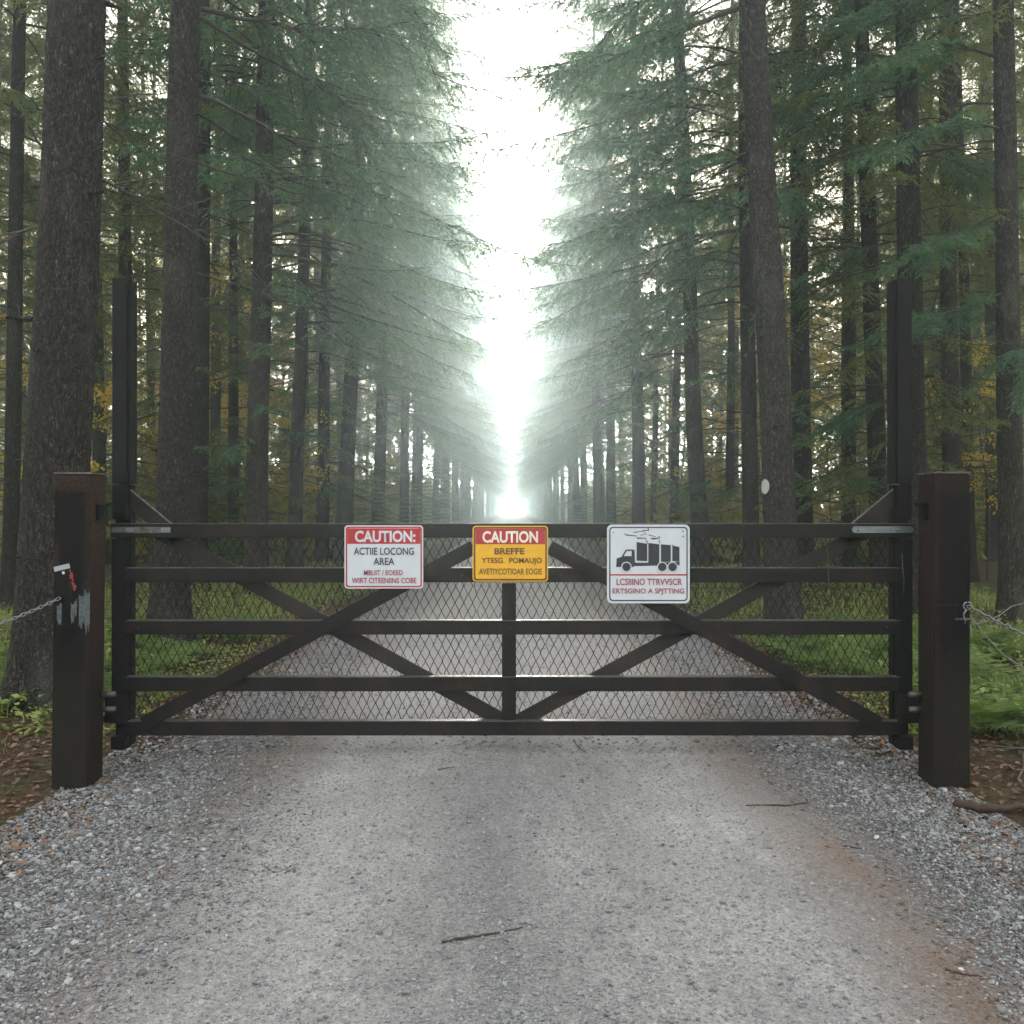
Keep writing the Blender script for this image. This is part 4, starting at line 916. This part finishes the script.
V, Q = tube_np(np.array([v[:] for v in wz]), np.full(6, .003), 5); tag(obj('wire', V, [Q], [M['galv']], loc=tuple(wz[0]), smooth=True), 'slack thin wire drooping to the ferns right of the dark post', 'wire')
wz = [PX(970, 625, PD + .12), PX(985, 622, 5.4), PX(1000, 615, 5.6), PX(1012, 606, 5.8), PX(1030, 602, 6.0)]
V, Q = tube_np(np.array([v[:] for v in wz]), np.full(5, .0035), 5); tag(obj('wire', V, [Q], [M['galv_old']], loc=tuple(wz[0]), smooth=True), 'upward bent wire end behind the chain at the dark post', 'wire')

# ------------------------------------------------------------------ signs
SY = GD - .06; KS = F / SY
def sx_(px): return (px - 512) / KS
def sz_(py): return EYE - (py - HY) / KS
def spoly(name, pts, layer, m_, parent): return prism(name, [(sx_(a), sz_(b)) for a, b in pts], SY - .0012 * layer - .001, SY - .0012 * layer, m_, parent)
def srect(px0, px1, py0, py1, r=3.2): return [(512 + a * KS, HY - (b - EYE) * KS) for a, b in rrect(sx_((px0 + px1) / 2), sz_((py0 + py1) / 2), (px1 - px0) / KS, (py1 - py0) / KS, r / KS)]
def frame(name, outer, inner, layer, m_, parent):
    bm = bmesh.new(); n = len(outer); y = SY - .0012 * layer - .001
    A = [bm.verts.new((sx_(a), y, sz_(b))) for a, b in outer]; B = [bm.verts.new((sx_(a), y, sz_(b))) for a, b in inner]
    for i in range(n): bm.faces.new((A[i], A[(i + 1) % n], B[(i + 1) % n], B[i]))
    return bmobj(name, bm, m_, parent)
def text(s, px0, px1, py0, py1, m_, parent, layer=3, bold=.02, name='lettering'):
    c = bpy.data.curves.new('t', 'FONT'); c.body = s; c.size = 1; c.offset = bold; c.extrude = 0; c.resolution_u = 4
    o = bpy.data.objects.new('t', c); col.objects.link(o); bpy.context.view_layer.update(); dg = bpy.context.evaluated_depsgraph_get()
    me = bpy.data.meshes.new_from_object(o.evaluated_get(dg)); bpy.data.objects.remove(o); me.name = name
    V = np.array([v.co[:] for v in me.vertices]); a, b = V.min(0), V.max(0); x0, x1, z0, z1 = sx_(px0), sx_(px1), sz_(py1), sz_(py0)
    off = WL[parent.name]
    for v, q in zip(me.vertices, V):
        v.co = Vector((x0 + (q[0] - a[0]) / (b[0] - a[0]) * (x1 - x0), SY - .0012 * layer - .001, z0 + (q[1] - a[1]) / (b[1] - a[1]) * (z1 - z0))) - off
    me.materials.clear(); me.materials.append(m_); return link(name, me, parent)
def sign(x0, x1, y0, y1, label, base, r=3.4):
    root = empty('warning_sign', (sx_((x0 + x1) / 2), SY, sz_(y1))); tag(root, label, 'sign')
    p = prism('panel', [(sx_(a), sz_(b)) for a, b in srect(x0, x1, y0, y1, r)], SY - .001, SY + .003, base, root)
    bm = bmesh.new()
    for py in (y0 + 5, y1 - (y1 - y0) * .33): bm_box(bm, sx_((x0 + x1) / 2) - .015, sx_((x0 + x1) / 2) + .015, SY + .004, GD - .029, sz_(py) - .01, sz_(py) + .01)
    bmobj('mounting_bracket', bm, M['galv_old'], root); return root
S1 = sign(344.5, 423.2, 525.3, 588.5, 'white sign with red CAUTION header about a logging area, left on the gate', M['white'])
frame('border', srect(345.8, 421.9, 526.6, 587.2, 2.6), srect(347.2, 420.5, 528, 585.8, 2.0), 1, M['red'], S1)
spoly('header', [(347.4, 528.4), (420.3, 528.4), (420.3, 543.8), (347.4, 543.8)], 1, M['red'], S1)
text('CAUTION:', 355, 415.5, 530.6, 542.2, M['white'], S1, bold=.03)
text('ACTIIE LOCONG', 353.8, 414, 547.5, 554.8, M['black'], S1, bold=.012); text('AREA', 373.5, 394.5, 557.8, 564.8, M['black'], S1, bold=.012)
text('MBUIT / EOEED', 364, 403, 570, 575.2, M['dred'], S1, bold=.012); text('WIRT CITEENIINS COBE', 352, 416.5, 577.6, 583.2, M['dred'], S1, bold=.014)
S2 = sign(472.6, 548, 525.8, 581.6, 'yellow sign with red CAUTION header at the centre of the gate', M['yellow'])
frame('border', srect(473.6, 547, 526.8, 580.6, 2.8), srect(475.4, 545.2, 528.6, 578.8, 2.0), 1, M['brown_ink'], S2)
spoly('header', [(475.6, 528.8), (545.0, 528.8), (545.0, 544.2), (475.6, 544.2)], 1, M['red'], S2)
text('CAUTION', 482.5, 538, 531, 542.8, M['cream'], S2, bold=.03)
text('BREFFE', 494.5, 524.5, 548, 554.4, M['brown_ink'], S2, bold=.03); text('YTESG.  POMAUJO', 481.5, 542, 557.6, 564.8, M['brown_ink'], S2, bold=.022); text('AVETIYCOTIOAR EOGIE', 479, 542, 568.4, 574.6, M['brown_ink'], S2, bold=.016)
S3 = sign(607, 689.7, 524.6, 603.3, 'white sign with black truck pictogram and red lettering, right on the gate', M['white'], 5)
cv = lambda p: (590 + p[0] / 8.533, 510 + p[1] / 8.533)
frame('border', srect(609.2, 687.6, 526.8, 601.1, 3.6), srect(610.4, 686.4, 528, 599.9, 2.8), 1, M['black'], S3)
spoly('divider', [cv(p) for p in ((172, 547), (830, 547), (830, 559), (172, 559))], 1, M['red'], S3)
trk = spoly('truck_pictogram', [cv(p) for p in ((222, 485), (228, 412), (268, 400), (302, 342), (312, 337), (372, 337), (380, 345), (384, 440), (600, 448), (764, 440), (764, 470), (384, 478), (360, 487))], 1, M['black'], S3)
spoly('window', [cv(p) for p in ((288, 393), (312, 350), (354, 350), (354, 393))], 2, M['white'], trk)
for q in (((398, 273), (487, 288), (487, 436), (398, 432)), ((497, 281), (590, 292), (590, 447), (497, 445)), ((605, 292), (688, 299), (688, 440), (605, 446)), ((702, 292), (712, 305), (762, 316), (762, 438), (702, 435))): spoly('load', [cv(p) for p in q], 2.2, M['black'], trk)
for q in (((386, 440), (492, 440), (492, 449), (386, 449)), ((593, 292), (602, 292), (602, 455), (593, 455)), ((488, 288), (496, 288), (496, 448), (488, 448))): spoly('gap', [cv(p) for p in q], 2.6, M['white'], trk)
for wx in (310, 615, 703):
    circ = lambda r: [cv((wx + r * math.cos(a), 485 + r * math.sin(a))) for a in np.linspace(0, 2 * math.pi, 22, endpoint=False)]
    wh = spoly('wheel_ring', circ(44), 3.4, M['white'], trk); spoly('wheel', circ(36), 4.6, M['black'], trk)
bm = bmesh.new(); rr_ = random.Random(3)
segs = [((292, 200), (312, 216)), ((305, 212), (400, 222)), ((372, 192), (440, 182)), ((440, 180), (500, 170)), ((495, 155), (500, 180)), ((430, 215), (470, 208)), ((460, 190), (485, 215)), ((400, 240), (470, 240)), ((470, 235), (480, 262)), ((500, 212), (560, 228)), ((520, 245), (590, 240)), ((585, 222), (597, 240)), ((545, 250), (560, 240)), ((590, 258), (594, 285)), ((486, 262), (487, 288))]
for (a, b) in segs:
    A_, B_ = cv(a), cv(b); d_ = Vector((B_[0] - A_[0], B_[1] - A_[1])).normalized(); n_ = Vector((-d_.y, d_.x)) * rr_.uniform(.35, .7)
    bm.faces.new([bm.verts.new((sx_(p[0]), SY - .0034, sz_(p[1]))) for p in ((A_[0] - n_.x, A_[1] - n_.y), (B_[0] - n_.x * .6, B_[1] - n_.y * .6), (B_[0] + n_.x * .6, B_[1] + n_.y * .6), (A_[0] + n_.x, A_[1] + n_.y))])
bmobj('scribble', bm, M['black'], S3)
text('LCSIIINO TTRVVSCR', *[590 + v / 8.533 for v in (226, 784)], *[510 + v / 8.533 for v in (584, 640)], M['dred'], S3, bold=.014)
text('ERTSGINO A SPJTTING', *[590 + v / 8.533 for v in (192, 803)], *[510 + v / 8.533 for v in (668, 724)], M['dred'], S3, bold=.014)
for (a, b) in ((199, 192), (792, 180), (795, 225)): bolt(sx_(590 + a / 8.533), SY - .004, sz_(510 + b / 8.533), .0035, S3, M['galv_old'])
for S, xx, yy in ((S1, 384, 527.2), (S2, 510, 527.4)): bolt(sx_(xx), SY - .004, sz_(yy), .0035, S, M['galv_old'])

# white blaze on the leaning trunk (a part of that tree)
bx_ = tx_at(791, 752, 487); d_b = 9.8; c0 = PX(764.5, 487, d_b); ctr = PX(775.0, 487, d_b)
Vb, fb = [], []; rt = .168
for i in range(13):
    for j in range(9):
        u = -1 + 2 * i / 12; v = -1 + 2 * j / 8; wv = math.sqrt(max(0, 1 - u * u)); ang = R(-90) - R(31) + v * wv * R(15) * (1 + .08 * math.sin(i * 2.3)); ang = math.atan2(-1, -1.3) + v * wv * .3
        Vb.append((0, 0, 0)); Vb[-1] = (ctr.x + math.cos(ang) * (rt + .009), ctr.y + math.sin(ang) * (rt + .009), c0.z + u * .08 + .006 * math.sin(j * 1.7))
for i in range(12):
    for j in range(8): a = i * 9 + j; fb.append((a, a + 1, a + 10, a + 9))
Vb = np.array(Vb); Vb = (np.concatenate([Vb, np.ones((len(Vb), 1))], 1) @ root_inv[R1.name].T)[:, :3]
bo = bpy.data.objects.new('paint_blaze', npmesh('paint_blaze', Vb, [np.array(fb)], [M['blaze']], smooth=True)); col.objects.link(bo); bo.parent = R1; bo['label'] = 'white oval paint blaze'

# ------------------------------------------------------------------ sticks on the road
def stick(pts, r, label, m_=None, name='stick'):
    P0 = np.array([(PX(a, b, EYE * F / (b - HY))[:]) for a, b in pts]); t = np.linspace(0, 1, len(P0)); tn = np.linspace(0, 1, 12); P = np.stack([np.interp(tn, t, P0[:, i]) for i in range(3)], -1)
    P[:, 2] = gz(P[:, 0], P[:, 1]) + .006 + r * .8 + rg.normal(0, r * .35, 12); V, Q = tube_np(P, r * (1 - .6 * tn) * (1 + .15 * rg.normal(0, 1, 12)), 6)
    return tag(obj(name, V, [Q], [m_ or M['deadwood']], loc=tuple(P[0]), smooth=True), label, 'stick')
M['stick'] = m_simple('stick_brown', (.05, .03, .022), .9, nscale=40, namp=.4)
stick([(442, 945), (480, 939), (523, 930)], .005, 'dark stick lying on the road at the bottom centre', M['stick'])
stick([(746, 806), (785, 804), (808, 797), (806, 792)], .005, 'bent brown twig on the dirt strip right of the road centre', M['stick'])
stick([(955, 784), (985, 790), (1024, 792), (1060, 800)], .028, 'thick dark root lying at the foot of the right post', M['stick'])
stick([(574, 740), (578, 746), (586, 752)], .004, 'short curled twig under the gate bottom rail', M['stick'])
stick([(945, 962), (965, 966), (982, 966)], .004, 'small twig near the lower right corner of the road', M['stick'])
stick([(844, 841), (862, 842)], .004, 'short twig on the right gravel shoulder', M['stick'])
stick([(262, 590 + 272), (275, 870), (300, 858)], .0025, 'thin pale stem on the left wheel track')
stick([(438, 770), (455, 768)], .0035, 'dark bit of twig just before the gate', M['stick'])

# ------------------------------------------------------------------ haze
bm = bmesh.new(); bm_box(bm, -700, 700, -560, 1000, -1.6, 32)
hm = bpy.data.materials.new('haze'); hm.use_nodes = True; nt = hm.node_tree; nt.nodes.clear(); o_ = nt.nodes.new('ShaderNodeOutputMaterial'); pv = nt.nodes.new('ShaderNodeVolumePrincipled')
pv.inputs['Color'].default_value = (.76, .93, 1, 1); pv.inputs['Density'].default_value = .0061; pv.inputs['Anisotropy'].default_value = .84
nt.links.new(pv.outputs[0], o_.inputs['Volume'])
tag(bmobj('haze', bm, hm), 'pale morning mist filling the forest', 'haze', kind='stuff')
